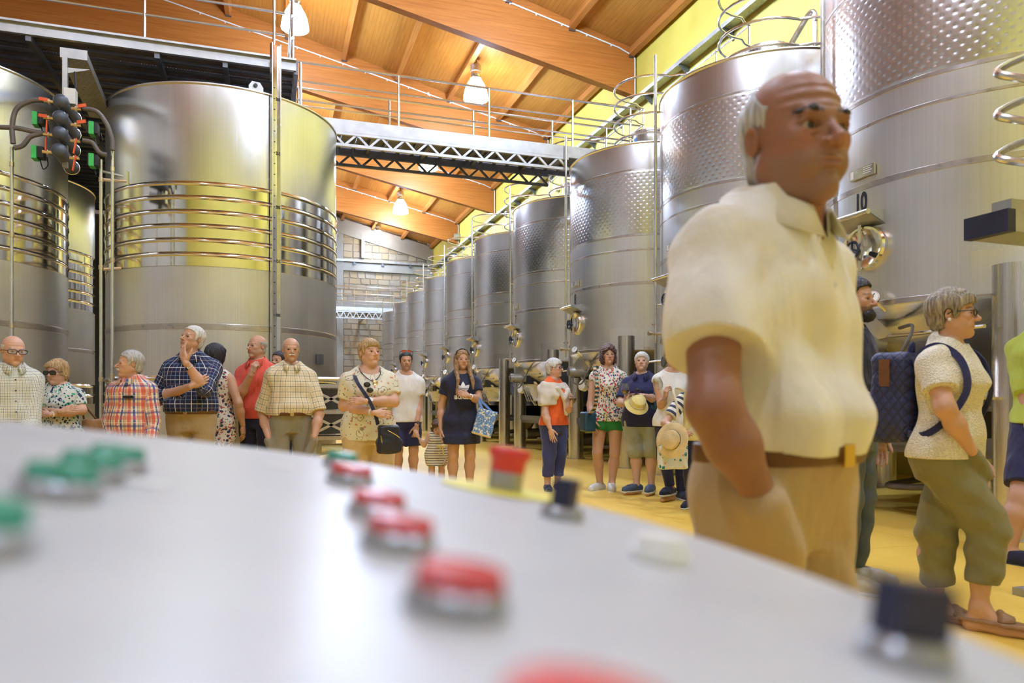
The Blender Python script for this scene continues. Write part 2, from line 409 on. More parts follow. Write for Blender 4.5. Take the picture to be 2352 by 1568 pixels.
# ================================================================ high-bay lamps
def make_lamp(loc, label, x=1.0):
    r = empty('pendant_lamp', loc); r.scale = (1.32, 1.32, 1.32); tag(r, label, 'lamp', 'high bay lamps under the timber roof')
    MB().lathe([(.0, .62), (.06, .62), (.105, .58), (.115, .44), (.10, .42), (0, .42)], 20).build('ballast_housing', M['galv'], r)
    MB().lathe([(.10, .43), (.105, .36), (.085, .33), (.12, .29)], 20).build('neck_ring', M['steel_tube'], r)
    MB().lathe([(.09, .31), (.125, .26), (.18, .17), (.225, .06), (.25, -.06), (.258, -.14), (.25, -.145), (.242, -.06), (.217, .06), (.172, .17), (.118, .255), (.08, .30)], 28).build('shade', M['lamp_glow'], r)
    MB().sphere((0, 0, .06), (.05, .05, .11), 10, 8).build('bulb', M['lamp_glow'], r)
    zt = (zc(loc[0]) - loc[2]) / 1.32
    MB().tube(spline([(0, 0, .62), (.03, .02, .62 + (zt - .62) * .3), (-.02, 0, .62 + (zt - .62) * .65), (0, 0, zt)]), .012, 6).build('cord', M['hose'], r)
    ld = bpy.data.lights.new('lamp_light', 'POINT'); ld.energy = LAMP_W * x; ld.color = (.45, .67, 1.0); ld.shadow_soft_size = .16
    lo = bpy.data.objects.new('lamp_light', ld); COL.objects.link(lo); lo.parent = r; lo.location = (0, 0, -.32)
    return r
rowA = [(5.4, 38.6, 9.62, 'farthest glowing bell lamp, in front of the stone end wall'), (5.5, 32.35, 9.62, 'second glowing bell lamp from the stone end wall'),
        (5.4, 25.9, 9.6, 'third glowing bell lamp from the end wall, half hidden by the bridge truss'), (5.4, 19.5, 9.58, 'glowing bell lamp hanging over the bridge railing'), (5.2, 13.0, 9.7, 'bell lamp at the top edge above the bridge'),
        (.6, 19.2, 10.62, 'bell lamp hanging beside the end of the upper deck railing'), (-7.0, 25.7, 10.4, 'bell lamp seen only as glints through the perforated deck')]
for x, y, z, lab in rowA: make_lamp((x, y, z), lab, .08 if y > 38 else 1.0)
for k, (x, y) in enumerate([(5.4, 6.5), (5.4, .1), (.6, 12.7), (.6, 6.3), (.6, -.1), (-4.4, -.1), (.6, 25.7), (.6, 32.2)]):  # the leftmost lamp, beside the camera, is added to brighten the hall
    make_lamp((x, y, zc(x) - 1.05), 'bell lamp of the high bay rows outside the picture', 1.0)
# ================================================================ fermentation tanks along the yellow wall
RX, RR, TZ0, TZ1 = 6.3, 1.4, 1.85, 5.1
TY = [5.05 + 3.15 * k for k in range(10)]            # tank 10 first, tank 1 last
def text_mesh(s, size, sx=1.0, bold=.0):
    cu = bpy.data.curves.new('txt', 'FONT'); cu.body = s; cu.size = size; cu.align_x = 'CENTER'; cu.offset = bold; cu.resolution_u = 3
    o = bpy.data.objects.new('txt', cu); COL.objects.link(o)
    dg = bpy.context.evaluated_depsgraph_get(); me = bpy.data.meshes.new_from_object(o.evaluated_get(dg))
    bm = bmesh.new(); bm.from_mesh(me); bmesh.ops.triangulate(bm, faces=bm.faces[:]); 
    vs = [(v.co.x * sx, v.co.y) for v in bm.verts]; fs = [tuple(v.index for v in f.verts) for f in bm.faces]; bm.free()
    bpy.data.objects.remove(o); bpy.data.curves.remove(cu); bpy.data.meshes.remove(me)
    return vs, fs
def on_cyl(R, s, z, out=0.0):
    """point on a tank face looking at the aisle (-X); s grows to the viewer's right (-Y)"""
    a = math.pi + s / R; return Vector(((R + out) * math.cos(a), (R + out) * math.sin(a), z))
def cyl_plate(m, R, s0, s1, z0, z1, o0, o1, n=8):
    vs = []; fs = []
    for k in range(n + 1):
        s = s0 + (s1 - s0) * k / n
        vs += [on_cyl(R, s, z0, o0), on_cyl(R, s, z1, o0), on_cyl(R, s, z1, o1), on_cyl(R, s, z0, o1)]
    for k in range(n):
        a, b = 4 * k, 4 * k + 4
        fs += [(a + 2, a + 3, b + 3, b + 2), (a + 1, a + 2, b + 2, b + 1), (a + 3, a, b, b + 3), (a, a + 1, b + 1, b)]
    fs += [(0, 3, 2, 1), (4 * n, 4 * n + 1, 4 * n + 2, 4 * n + 3)]
    return m.add(vs, fs)
def dimple_mesh(R, z0, z1):
    px, pz = .0925, .104; nc = int(round(2 * math.pi * R / px)); px = 2 * math.pi * R / nc
    sub = 9; NA = nc * sub; NZ = int((z1 - z0) / .0105)
    a = np.arange(NA) / NA * 2 * np.pi; z = np.linspace(z0, z1, NZ + 1)
    A, Z = np.meshgrid(a, z, indexing='ij'); S = A * R
    def cell(so, zo):
        u = (S - so) / px; v = (Z - z0 - .06 - zo) / pz
        return ((u - np.round(u)) * px) ** 2 + ((v - np.round(v)) * pz) ** 2
    d2 = np.minimum(cell(0, 0), cell(px / 2, pz / 2)); edge = np.clip(np.minimum(Z - z0, z1 - Z) / .03, 0, 1)
    r = R + edge * (.0012 - .0032 * np.exp(-d2 / .0100 ** 2))
    V = np.stack([r * np.cos(A), r * np.sin(A), Z], -1).reshape(-1, 3)
    i = np.arange(NA)[:, None]; j = np.arange(NZ)[None]; i2 = (i + 1) % NA; n = NZ + 1
    F = np.stack([i * n + j, i2 * n + j, i2 * n + j + 1, i * n + j + 1], -1).reshape(-1, 4)
    me = bpy.data.meshes.new('dimple_jacket'); me.from_pydata(V.tolist(), [], F.tolist()); me.update(); me.shade_smooth(); me.materials.append(M['steel'])
    return me
def ring(m, R, z, h=.05, out=.004, seg=96): return m.lathe([(R, z - h / 2), (R + out, z - h / 2 + .004), (R + out, z + h / 2 - .004), (R, z + h / 2)], seg)
def make_tank():
    t = empty('fermentation_tank', (RX, TY[0], 0))
    MB().lathe([(RR, TZ0), (RR, 2.4), (RR, 3.0), (RR, 3.66)], 96).build('lower_shell', M['steel_dull'], t)
    MB().lathe([(RR, 4.66), (RR, 5.07), (RR + .018, 5.085), (RR + .018, 5.1), (RR - .02, 5.115), (.32, 5.2)], 96).build('upper_shell', M['steel'], t)
    o = bpy.data.objects.new('dimple_jacket', dimple_mesh(RR, 3.66, 4.66)); COL.objects.link(o); o.parent = t
    for z, h in ((2.9, .055), (3.42, .03), (3.65, .04), (4.67, .03), (1.87, .05)): ring(MB(), RR, z, h).build('weld_band', M['weld'], t)
    MB().lathe([(RR, TZ0), (RR - .03, TZ0 - .03), (.45, 1.22), (.30, 1.05), (.28, .95), (0, .95)], 64).build('cone_bottom', M['steel'], t)
    MB().lathe([(.27, 5.15), (.30, 5.2), (.30, 5.66), (.325, 5.67), (.325, 5.7), (.29, 5.71), (.0, 5.78)], 32).build('neck', M['steel_leg'], t)
    m = MB(); cyl_plate(m, .30, -.05, .06, 5.5, 5.6, .002, .004, 4); m.build('neck_label', M['blue_label'], t)
    MB().tube(spline([(.0, -.27, 5.45), (.10, -.43, 5.72), (.19, -.58, 5.95), (.22, -.64, 5.93), (.22, -.66, 5.80), (.22, -.66, 5.12)], 4), .036, 10).build('vent_pipe', M['steel_tube'], t)
    for sx in (-1, 1):
        for sy in (-1, 1):
            lx, ly = sx * .98, sy * 1.0
            l = MB().cyl((lx, ly, .012), (lx, ly, 2.07), .135, 28).build('leg', M['steel_leg'], t)
            MB().cyl((lx, ly, 0), (lx, ly, .014), .17, 24).build('foot_plate', M['steel_tube'], l)
            m = MB()
            if sx < 0:
                s0 = -(math.atan2(ly, -lx)) * RR
                cyl_plate(m, RR, s0 - .27, s0 + .27, 1.86, 2.2, .003, .009, 8); m.build('leg_pad', M['steel'], l)
    # man door
    f = Matrix.Translation(on_cyl(RR, 0, 2.36, 0)) @ Matrix.Rotation(-math.pi / 2, 4, 'Y')
    S = Matrix.Diagonal((.85, 1.06, 1, 1))
    d = MB().lathe([(.205, -.03), (.225, .03), (.215, .05), (.198, .05), (.192, .035)], 40, f @ S).build('man_door_rim', M['mirror'], t)
    MB().lathe([(.197, .034), (.16, .02), (.09, .004), (0, -.002)], 40, f @ S).build('man_door', M['mirror'], t)
    MB().box(on_cyl(RR, 0, 2.36, .065), (.016, .035, .40)).build('door_crossbar', M['steel_tube'], t)
    m = MB(); wc = on_cyl(RR, -.02, 2.34, .13); m.tube(arc(wc, .072, 0, 2 * math.pi, 20, (0, 1, 0), (0, 0, 1))[:-1], .012, 6, True)
    for k in range(3): m.cyl(wc, wc + Vector((0, .07 * math.sin(k * 2.1), .07 * math.cos(k * 2.1))), .009, 6)
    m.cyl(wc + Vector((-.012, 0, 0)), wc + Vector((.08, 0, 0)), .016, 8); m.build('hand_wheel', M['navyplastic'], t)
    # drip shelf over the door: plate bracket with a round front bar
    m = MB(); s0, s1 = -.24, .18
    for s in (s0, s1):
        a = on_cyl(RR, s, 2.66); 
        m = MB(); m.add([a + Vector((0, -.004, 0)), a + Vector((-.0, -.004, -.12)), a + Vector((-.19, -.004, -.03)), a + Vector((0, .004, 0)), a + Vector((0, .004, -.12)), a + Vector((-.19, .004, -.03))], [(0, 1, 2), (3, 5, 4), (0, 3, 4, 1), (1, 4, 5, 2), (2, 5, 3, 0)]); m.build('shelf_bracket', M['galv'], t)
    a0, a1 = on_cyl(RR, s0 - .03, 2.615), on_cyl(RR, s1 + .02, 2.615)
    MB().cyl((-RR - .17, a0.y, 2.625), (-RR - .17, a1.y, 2.625), .024, 12).build('shelf_bar', M['steel_tube'], t)
    MB().add([(-RR - .16, a0.y, 2.62), (-RR - .16, a1.y, 2.62), (-RR + .01, a1.y, 2.54), (-RR + .01, a0.y, 2.54), (-RR - .16, a0.y, 2.615), (-RR - .16, a1.y, 2.615), (-RR + .01, a1.y, 2.535), (-RR + .01, a0.y, 2.535)], [(0, 1, 2, 3), (7, 6, 5, 4)]).build('shelf_sheet', M['galv'], t)
    m = MB(); cyl_plate(m, RR, -.16, .11, 2.98, 3.07, .006, .03); p = m.build('name_plate', M['steel_tube'], t)
    m = MB(); cyl_plate(m, RR, -.15, -.11, 2.99, 3.06, .031, .032, 2); m.build('plate_mark', M['paper'], p)
    vs, fs = text_mesh('C', .03); MB().add([on_cyl(RR, x - .07, 3.035 + y, .032) for x, y in vs], fs).build('plate_lettering', M['paper'], p, 0)
    for k in range(4):
        m = MB(); cyl_plate(m, RR, .0, .09 - .012 * (k % 2), 3.055 - k * .017, 3.061 - k * .017, .031, .0315, 2); m.build('plate_line', M['paper'], p)
    # thermometer
    g0 = on_cyl(RR, .20, 1.80); g1 = g0 + Vector((-.11, .03, .10))
    g = MB().cyl(g0, g1, .012, 8).cyl(g1 + Vector((.045, -.005, -.02)), g1 + Vector((.02, 0, -.01)), .03, 8).build('thermometer_stem', M['brass'], t)
    n = Vector((-.75, -.45, .35)).normalized(); MB().cyl(g1, g1 + n * .025, .062, 24).build('thermometer_case', M['steel_tube'], g)
    MB().cyl(g1 + n * .026, g1 + n * .028, .052, 24).build('thermometer_dial', M['paper'], g)
    nd = n.cross(Vector((0, 0, 1))).normalized(); up = nd.cross(n); MB().bar(g1 + n * .03, g1 + n * .03 + up * .035 - nd * .02, .006, .003, n).build('thermometer_needle', M['ink'], g)
    # level tube with sampling tap
    lx, ly = -1.354, .572
    l = MB().cyl((lx, ly, 1.95), (lx, ly, 5.72), .022, 10).build('level_tube', M['steel_tube'], t)
    m = MB()
    for z in (2.35, 3.6, 4.95): m.cyl((lx, ly, z), (lx * .95, ly * .95, z), .012, 6)
    m.build('tube_clip', M['steel_tube'], l)
    m = MB().cyl((lx - .09, ly, 1.96), (lx + .11, ly, 1.96), .02, 8).cyl((lx, ly, 1.83), (lx, ly, 2.06), .016, 8).box((lx, ly, 2.08), (.09, .03, .02)); m.cyl((lx - .11, ly, 1.96), (lx - .08, ly, 1.96), .032, 8).build('sampling_tap', M['brass'], l)
    # discharge gate: shield, motor, cable, sloping chute and screens
    x0 = -1.34
    m = MB().add([(x0 - .1, .32, 1.53), (x0 + .05, .08, 1.84), (x0 + .1, -.12, 1.62), (x0 - .09, .32, 1.51), (x0 + .06, .08, 1.82), (x0 + .11, -.12, 1.60)], [(0, 1, 2), (5, 4, 3), (0, 2, 5, 3), (1, 0, 3, 4), (2, 1, 4, 5)])
    m.build('gate_shield', M['galv'], t)
    g = MB().cyl((x0 - .16, .1, 1.55), (x0 + .16, .05, 1.55), .085, 20).build('gate_motor', M['galv'], t)
    MB().cyl((x0 - .175, .103, 1.55), (x0 - .155, .1, 1.55), .068, 20).build('motor_fan_cover', M['galv_dark'], g)
    MB().box((x0 + .02, .22, 1.54), (.16, .12, .13), Matrix.Rotation(.6, 3, 'X')).build('terminal_box', M['navyplastic'], g)
    MB().tube(spline([(x0 - .1, .05, 1.48), (x0 - .14, -.06, 1.36), (x0 - .1, -.3, 1.34), (x0 - .05, -.42, 1.52), (x0 + .05, -.38, 1.66), (x0 + .1, -.2, 1.66)]), .014, 6).build('motor_cable', M['hose'], g)
    c = MB().bar((x0 + .05, .02, 1.46), (x0 + .08, -.78, .98), .05, .03).build('chute_arm', M['steel_tube'], t)
    MB().bar((x0 + .35, .02, 1.46), (x0 + .38, -.78, .98), .05, .03).build('chute_arm', M['steel_tube'], t)
    for k in range(4):
        yk = -.25 - .13 * k
        MB().bar((x0 + .2, yk, 1.40 - .02 * k), (x0 + .22, yk - .32, 1.06), .5, .025).build('screen_panel', M['steel_tube'], t)
    MB().cyl((x0 + .1, -.98, 1.6), (x0 + .1, .98, 1.6), .016, 8).build('spray_pipe', M['steel_tube'], t)
    MB().cyl((x0 + .02, -.2, 1.30), (x0 - .06, -.22, 1.32), .09, 24).build('outlet_cap', M['paper'], t)
    # frame, motor and pipework in the dark under the cone
    MB().box((0, 0, .62), (1.96, 2.0, .06)).box((-.98, 0, .70), (.08, 2.0, .1)).build('lower_frame', M['galv_dark'], t)
    MB().box((.1, .3, .85), (.5, .35, .4)).build('pump_housing', M['navyplastic'], t)
    MB().cyl((-.2, -.35, .25), (.3, -.35, .25), .13, 16).build('pump_motor', M['galv'], t)
    MB().tube(spline([(-.2, -.35, .4), (-.7, -.2, .3), (-.75, .4, .25), (.2, .7, .3), (.3, .3, .7)]), .03, 8).build('drain_hose', M['hose'], t)
    return t
tank0 = make_tank()
TLAB = {10: 'big steel tank numbered 10 behind the standing man', 9: 'steel tank numbered 9, partly hidden by the man in the white polo',
        8: 'steel tank numbered 8 behind the women with wine glasses', 7: 'steel tank numbered 7 at the left of tank 8', 6: 'sixth dimpled steel tank, just beyond tank 7',
        5: 'dimpled steel tank between the sixth and the fourth', 4: 'fourth dimpled steel tank from the end wall', 3: 'third dimpled steel tank from the end wall',
        2: 'second dimpled steel tank from the end wall', 1: 'farthest dimpled steel tank, next to the stone end wall'}
for k, y in enumerate(TY):
    t = tank0 if k == 0 else copy_tree(tank0); t.location = (RX, y, 0); n = 10 - k
    tag(t, TLAB[n], 'tank', 'dimpled steel tanks in the long row')
for k, y in enumerate(TY):
    n = 10 - k; t = [o for o in bpy.data.objects if o.get('label') == TLAB[n]][0]
    vs, fs = text_mesh(str(n), .235, .62, .006)
    m = MB().add([on_cyl(RR, x - .06, 2.695 + y_, .004) for x, y_ in vs], fs); m.build('tank_number', M['ink'], t, 0)
# ================================================================ smooth jacketed tanks on the other side
QR, QZ = 1.53, 4.98
def make_smooth_tank():
    t = empty('storage_tank', (-.59, 11.29, 0))
    prof = [(QR, .30), (QR, 1.0)]
    MB().lathe([(QR, .30), (QR, 1.0)], 112).build('base_shell', M['steel_dull'], t)
    MB().lathe([(QR, 1.36), (QR, 2.71)], 112).build('lower_shell', M['steel_dull'], t)
    MB().lathe([(QR, 3.76), (QR, QZ - .03), (QR + .016, QZ - .015), (QR + .016, QZ), (QR - .03, QZ + .01), (.4, QZ + .05), (0, QZ + .05)], 112).build('upper_shell', M['steel'], t)
    def bands(z, n, p):
        for k in range(n):
            a = z + k * p; pr = [(QR, a), (QR + .004, a + .004), (QR + .004, a + p * .68)]
            pr += [(QR + .004 + .012 * math.sin(math.pi * i / 8), a + p * .68 + p * .28 * i / 8) for i in range(1, 9)] + [(QR, a + p)]
            MB().lathe(pr, 112).build('polished_band', M['mirror'], t)
            ring(MB(), QR + .003, a + .004, .006, .003, 96).build('weld_band', M['weld'], t)
    bands(2.71, 6, .175); bands(1.0, 2, .18)
    ring(MB(), QR, 1.96, .06, .003).build('weld_band', M['weld'], t); ring(MB(), QR, 2.0, .012, .005).build('weld_band', M['steel_tube'], t)
    MB().lathe([(0, .3), (QR, .3)], 48).build('base_plate', M['steel_dull'], t)
    for k in range(6):
        a = k * math.pi / 3 + .3; MB().cyl((1.3 * math.cos(a), 1.3 * math.sin(a), 0), (1.3 * math.cos(a), 1.3 * math.sin(a), .3), .09, 12).build('leg', M['steel_leg'], t)
    return t
q0 = make_smooth_tank()
tag(q0, 'large smooth steel tank with polished ribs and a level gauge behind the visitors', 'tank', 'smooth tanks with polished ribs')
q1 = copy_tree(q0); q1.location = (-4.12, 11.1, 0); tag(q1, 'smooth ribbed steel tank cut by the left picture edge', 'tank', 'smooth tanks with polished ribs')
q2 = copy_tree(q0); q2.location = (-4.7, 15.6, 0); tag(q2, 'smooth ribbed tank in the dark gap behind the two front ones', 'tank', 'smooth tanks with polished ribs')
# lifting lug, level gauge and control box on the big one
m = MB(); lug = [(-.09, 0), (.09, 0), (.09, .09), (.05, .15), (-.05, .15), (-.09, .09)]
m.prism(lug, -.012, .012, Matrix.Translation((.42, -1.44, QZ - .03)) @ Matrix.Rotation(.28, 4, 'Z') @ Matrix.Rotation(math.pi / 2, 4, 'X')); m.build('lifting_lug', M['galv'], q0)
m = MB().cyl((.42 , -1.47, QZ + .07), (.414, -1.455, QZ + .07), .025, 14); m.build('lug_hole', M['black'], q0)
ga = -math.pi / 2 + .43; gp = Vector((math.cos(ga), math.sin(ga), 0)); gt = Vector((-gp.y, gp.x, 0))
GM = Matrix.Translation(gp * (QR + .05)) @ Matrix(((gt.x, gp.x, 0, 0), (gt.y, gp.y, 0, 0), (0, 0, 1, 0), (0, 0, 0, 1)))
def gbox(m, x0, x1, y0, y1, z0, z1): return m.box(GM @ Vector(((x0 + x1) / 2, (y0 + y1) / 2, (z0 + z1) / 2)), (x1 - x0, y1 - y0, z1 - z0), GM.to_3x3())
gz1 = 5.62
g = gbox(gbox(MB(), -.062, -.05, -.03, .03, .5, gz1), .05, .062, -.03, .03, .5, gz1).build('gauge_channel', M['steel_tube'], q0)
gbox(MB(), -.05, .05, -.03, -.02, .5, gz1).build('gauge_back', M['mirror'], g)
MB().cyl(GM @ Vector((-.025, .01, .5)), GM @ Vector((-.025, .01, gz1 - .03)), .011, 8).build('gauge_tube', M['glass'], g)
tk = MB()
for k in range(32):
    z = .765 + k * .1388; gbox(tk, -.014, .004, -.019, -.016, z - .006, z + .006)
tk.build('gauge_ticks', M['ink'], g)
for k, s in enumerate(('5', '10', '15', '20', '25', '30')):
    vs, fs = text_mesh(s, .06, .62, .001); z = 1.459 + .694 * k
    MB().add([GM @ Vector((.030 + x, -.016, z + y_ - .02)) for x, y_ in vs], fs).build('gauge_numeral', M['ink'], g, 0)
m = MB(); a = -math.pi / 2 + .92; cp = Vector((math.cos(a), math.sin(a), 0)) * (QR + .03); m.box(cp + Vector((0, 0, 1.62)), (.1, .05, .14), Matrix.Rotation(a + math.pi / 2, 3, 'Z')); m.build('control_box', M['galv_dark'], q0)
# ================================================================ catwalks
def perf_plank(parent, x0, x1, y0, y1, z, name='deck_plank', along='x'):
    m = MB(); m.box(((x0 + x1) / 2, (y0 + y1) / 2, z), (x1 - x0, y1 - y0, .004))
    o = m.build(name, M['perf'], parent, 0)
    m = MB(); h = .05
    if along == 'x':
        for y in (y0 + .002, y1 - .002): m.box(((x0 + x1) / 2, y, z - h / 2), (x1 - x0, .004, h)).box(((x0 + x1) / 2, y + (.012 if y < (y0 + y1) / 2 else -.012), z - h), (x1 - x0, .028, .004))
    else:
        for x in (x0 + .002, x1 - .002): m.box((x, (y0 + y1) / 2, z - h / 2), (.004, y1 - y0, h)).box((x + (.012 if x < (x0 + x1) / 2 else -.012), (y0 + y1) / 2, z - h), (.028, y1 - y0, .004))
    m.build('plank_flange', M['galv_dark'], o, 0)
def railing(parent, pts, z0, zs, posts, r=.021):
    """horizontal rails through pts (x,y) at the heights zs, posts at given (x,y)"""
    for z in zs: MB().tube([(x, y, z) for x, y in pts], r if z == max(zs) else r * .8, 8).build('rail', M['rail'], parent)
    for x, y in posts: MB().cyl((x, y, z0), (x, y, max(zs)), .02, 8).build('post', M['rail'], parent)
# upper deck over the smooth tanks
ud = empty('upper_deck', (0, 0, 0)); tag(ud, 'raised perforated deck with steel rails above the smooth tanks', 'platform')
UX0, UX1, UY0, UY1, DZ = -11.5, .33, 10.14, 19.0, 5.50
n = 34; w = (UY1 - UY0 - .1) / n
for k in range(n): perf_plank(ud, UX0, UX1 - .03, UY0 + .06 + w * k, UY0 + .06 + w * (k + 1) - .012, DZ)
MB().box(((UX0 + UX1) / 2, UY0, 5.50), (UX1 - UX0, .05, .14)).box(((UX0 + UX1) / 2, UY0 - .03, 5.56), (UX1 - UX0, .08, .025)).build('edge_channel', M['galv'], ud)
MB().box((UX1, (UY0 + UY1) / 2, 5.48), (.05, UY1 - UY0, .18)).build('end_channel', M['galv_dark'], ud)
for x in (-8.0, -6.2, -4.4, -2.75, -1.35, -.55): MB().box((x, (UY0 + UY1) / 2, 5.40), (.06, UY1 - UY0, .08)).build('deck_joist', M['galv_dark'], ud)
for x, y in ((-2.36, 13.1), (-2.36, 18.8), (-6.0, 13.0), (.2, 18.8)): MB().box((x, y, 2.65), (.14, .14, 5.3)).build('deck_column', M['galv_dark'], ud)
railing(ud, [(UX0, UY0 - .02), (UX1 - .14, UY0 - .02)], 5.56, (5.88, 6.17, 6.47), [(-8.1, UY0 - .02), (-5.9, UY0 - .02), (-3.7, UY0 - .02), (-1.49, UY0 - .02), (UX1 - .28, UY0 - .02)])
railing(ud, [(UX1 - .04, UY0 + .02), (UX1 - .04, 12.0)], 5.56, (5.88, 6.17, 6.47), [(UX1 - .04, UY0 + .06), (UX1 - .04, 11.9)], .026)
# bridge across the aisle
bg = empty('bridge', (0, 0, 0)); tag(bg, 'steel lattice footbridge with rails crossing the aisle near tank 8', 'bridge')
BX0, BX1, B0, B1 = .36, 6.45, 12.0, 13.0
nb = 24; w = (BX1 - BX0) / nb
for k in range(nb): perf_plank(bg, BX0 + w * k, BX0 + w * (k + 1) - .012, B0 + .05, B1 - .05, 5.46, along='y')
def truss(parent, x0, x1, y, zt, zb, nw, mat):
    for z in (zt, zb): MB().box(((x0 + x1) / 2, y, z), (x1 - x0, .05, .045)).build('chord', mat, parent)
    d = (x1 - x0) / nw
    for k in range(nw):
        MB().bar((x0 + d * k, y, zb), (x0 + d * (k + .5), y, zt), .035, .035).build('brace', mat, parent)
        MB().bar((x0 + d * (k + .5), y, zt), (x0 + d * (k + 1), y, zb), .035, .035).build('brace', mat, parent)
for y, mt in ((B0, M['galv']), (B1, M['galv_dark'])):  # far side in darker steel: its shade is put into the colour
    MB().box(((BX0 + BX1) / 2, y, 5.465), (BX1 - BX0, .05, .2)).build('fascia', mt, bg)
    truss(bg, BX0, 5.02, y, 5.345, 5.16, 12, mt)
for k in range(7): MB().box((BX0 + .3 + k * .95, (B0 + B1) / 2, 5.40), (.05, B1 - B0, .07)).build('cross_bearer', M['galv_dark'], bg)
for y in (B0, B1):
    railing(bg, [(BX0, y), (BX1, y)], 5.55, (5.8, 6.1, 6.4), [(BX0 + .1 + k * 1.55, y) for k in range(4)] + [(BX1 - .2, y)])
# far bridge in front of the end wall
fb = empty('bridge', (0, 0, 0)); tag(fb, 'farthest white lattice footbridge in front of the stone wall', 'bridge')
MB().box((4.6, 36.6, 5.5), (3.6, 1.0, .1)).build('deck', M['galv'], fb); MB().box((4.6, 36.1, 5.56), (3.6, .06, .2)).build('fascia', M['galv'], fb)
truss(fb, 2.9, 6.3, 36.1, 5.42, 5.12, 11, M['galv'])
railing(fb, [(2.9, 36.1), (6.4, 36.1)], 5.6, (5.95, 6.3, 6.65), [(2.95, 36.1), (3.9, 36.1), (5.0, 36.1), (6.2, 36.1)], .028)
for x in (3.1, 4.6, 6.1): MB().box((x, 38.5, 5.42), (.12, 3.0, .14)).build('wall_bracket', M['galv'], fb)
railing(fb, [(2.9, 37.1), (6.4, 37.1)], 5.6, (5.95, 6.3, 6.65), [(3.4, 37.1), (4.6, 37.1), (5.8, 37.1)], .028)
# long service walkway behind the tank necks, rails bowing round every neck
sw = empty('service_walkway', (0, 0, 0)); tag(sw, 'long walkway with bowed tube rails over the tank tops beside the yellow wall', 'walkway')
for k in range(30): perf_plank(sw, 6.75, 8.45, 1.0 + 1.2 * k, 2.19 + 1.2 * k, 5.44, along='y')
for x in (6.72, 8.47): MB().box((x, 19, 5.42), (.06, 36, .2)).build('walkway_channel', M['galv'], sw)
for k in range(13): MB().box((7.6, 1.0 + 3.0 * k, 5.33), (1.7, .08, .1)).build('walkway_bearer', M['galv_dark'], sw)
XRL = 6.55
def bow(y):
    """rail outline round one neck, from far to near"""
    out = [(XRL + .02, y + .74), (XRL - .1, y + .70), (XRL - .22, y + .60)]
    for i in range(15):
        a = math.pi * i / 14; out.append((XRL - .26 - .62 * math.sin(a), y + .60 * math.cos(a)))
    return out + [(XRL - .22, y - .60), (XRL - .1, y - .70), (XRL + .02, y - .74)]
for k, y in enumerate(TY):
    for z in (5.52, 5.85, 6.17, 6.47):
        MB().tube([(a, b, z) for a, b in bow(y)], .018, 7).build('bowed_rail', M['rail'], sw)
    for yy_ in (y + .75, y - .75): MB().cyl((XRL + .02, yy_, 5.45), (XRL + .02, yy_, 6.49), .019, 8).build('post', M['rail'], sw)
    MB().cyl((XRL + .02, y + 1.57, 5.45), (XRL + .02, y + 1.57, 6.49), .019, 8).build('post', M['rail'], sw)
    if k < 9:
        for z in (5.85, 6.17, 6.47): MB().tube([(XRL + .02, y + .75, z), (XRL + .02, TY[k + 1] - .75, z)], .017, 7).build('rail', M['rail'], sw)
for z in (5.85, 6.17, 6.47): MB().tube([(8.42, .8, z), (8.42, 37, z)], .017, 7).build('wall_rail', M['rail'], sw)
# switch cabinet, extinguisher and signs on the walkway
cbx = empty('switch_cabinet', (6.9, 9.35, 5.45)); tag(cbx, 'pale switch cabinet with warning labels behind the rim of tank 9', 'cabinet')
MB().box((0, .3, .46), (.25, .62, .5)).build('body', M['white_paint'], cbx)
for k in range(2):
    MB().box((-.13, .12 + .34 * k, .46), (.012, .3, .46)).build('door', M['paper'], cbx)
    MB().box((-.14, .12 + .34 * k, .62), (.004, .22, .09)).build('warning_label', M['navyplastic'], cbx)
ex = empty('fire_extinguisher', (6.95, 15.9, 5.47)); tag(ex, 'small red fire extinguisher standing on the walkway beyond tank 7', 'extinguisher')
MB().lathe([(0, 0), (.07, 0), (.075, .03), (.075, .36), (.05, .42), (.02, .44), (0, .44)], 16).build('cylinder_body', M['red'], ex)
MB().box((0, -.02, .48), (.03, .14, .06)).build('valve_handle', M['black'], ex); MB().tube(spline([(0, .03, .47), (-.02, .14, .45), (-.02, .13, .25)]), .01, 6).build('discharge_hose', M['black'], ex)
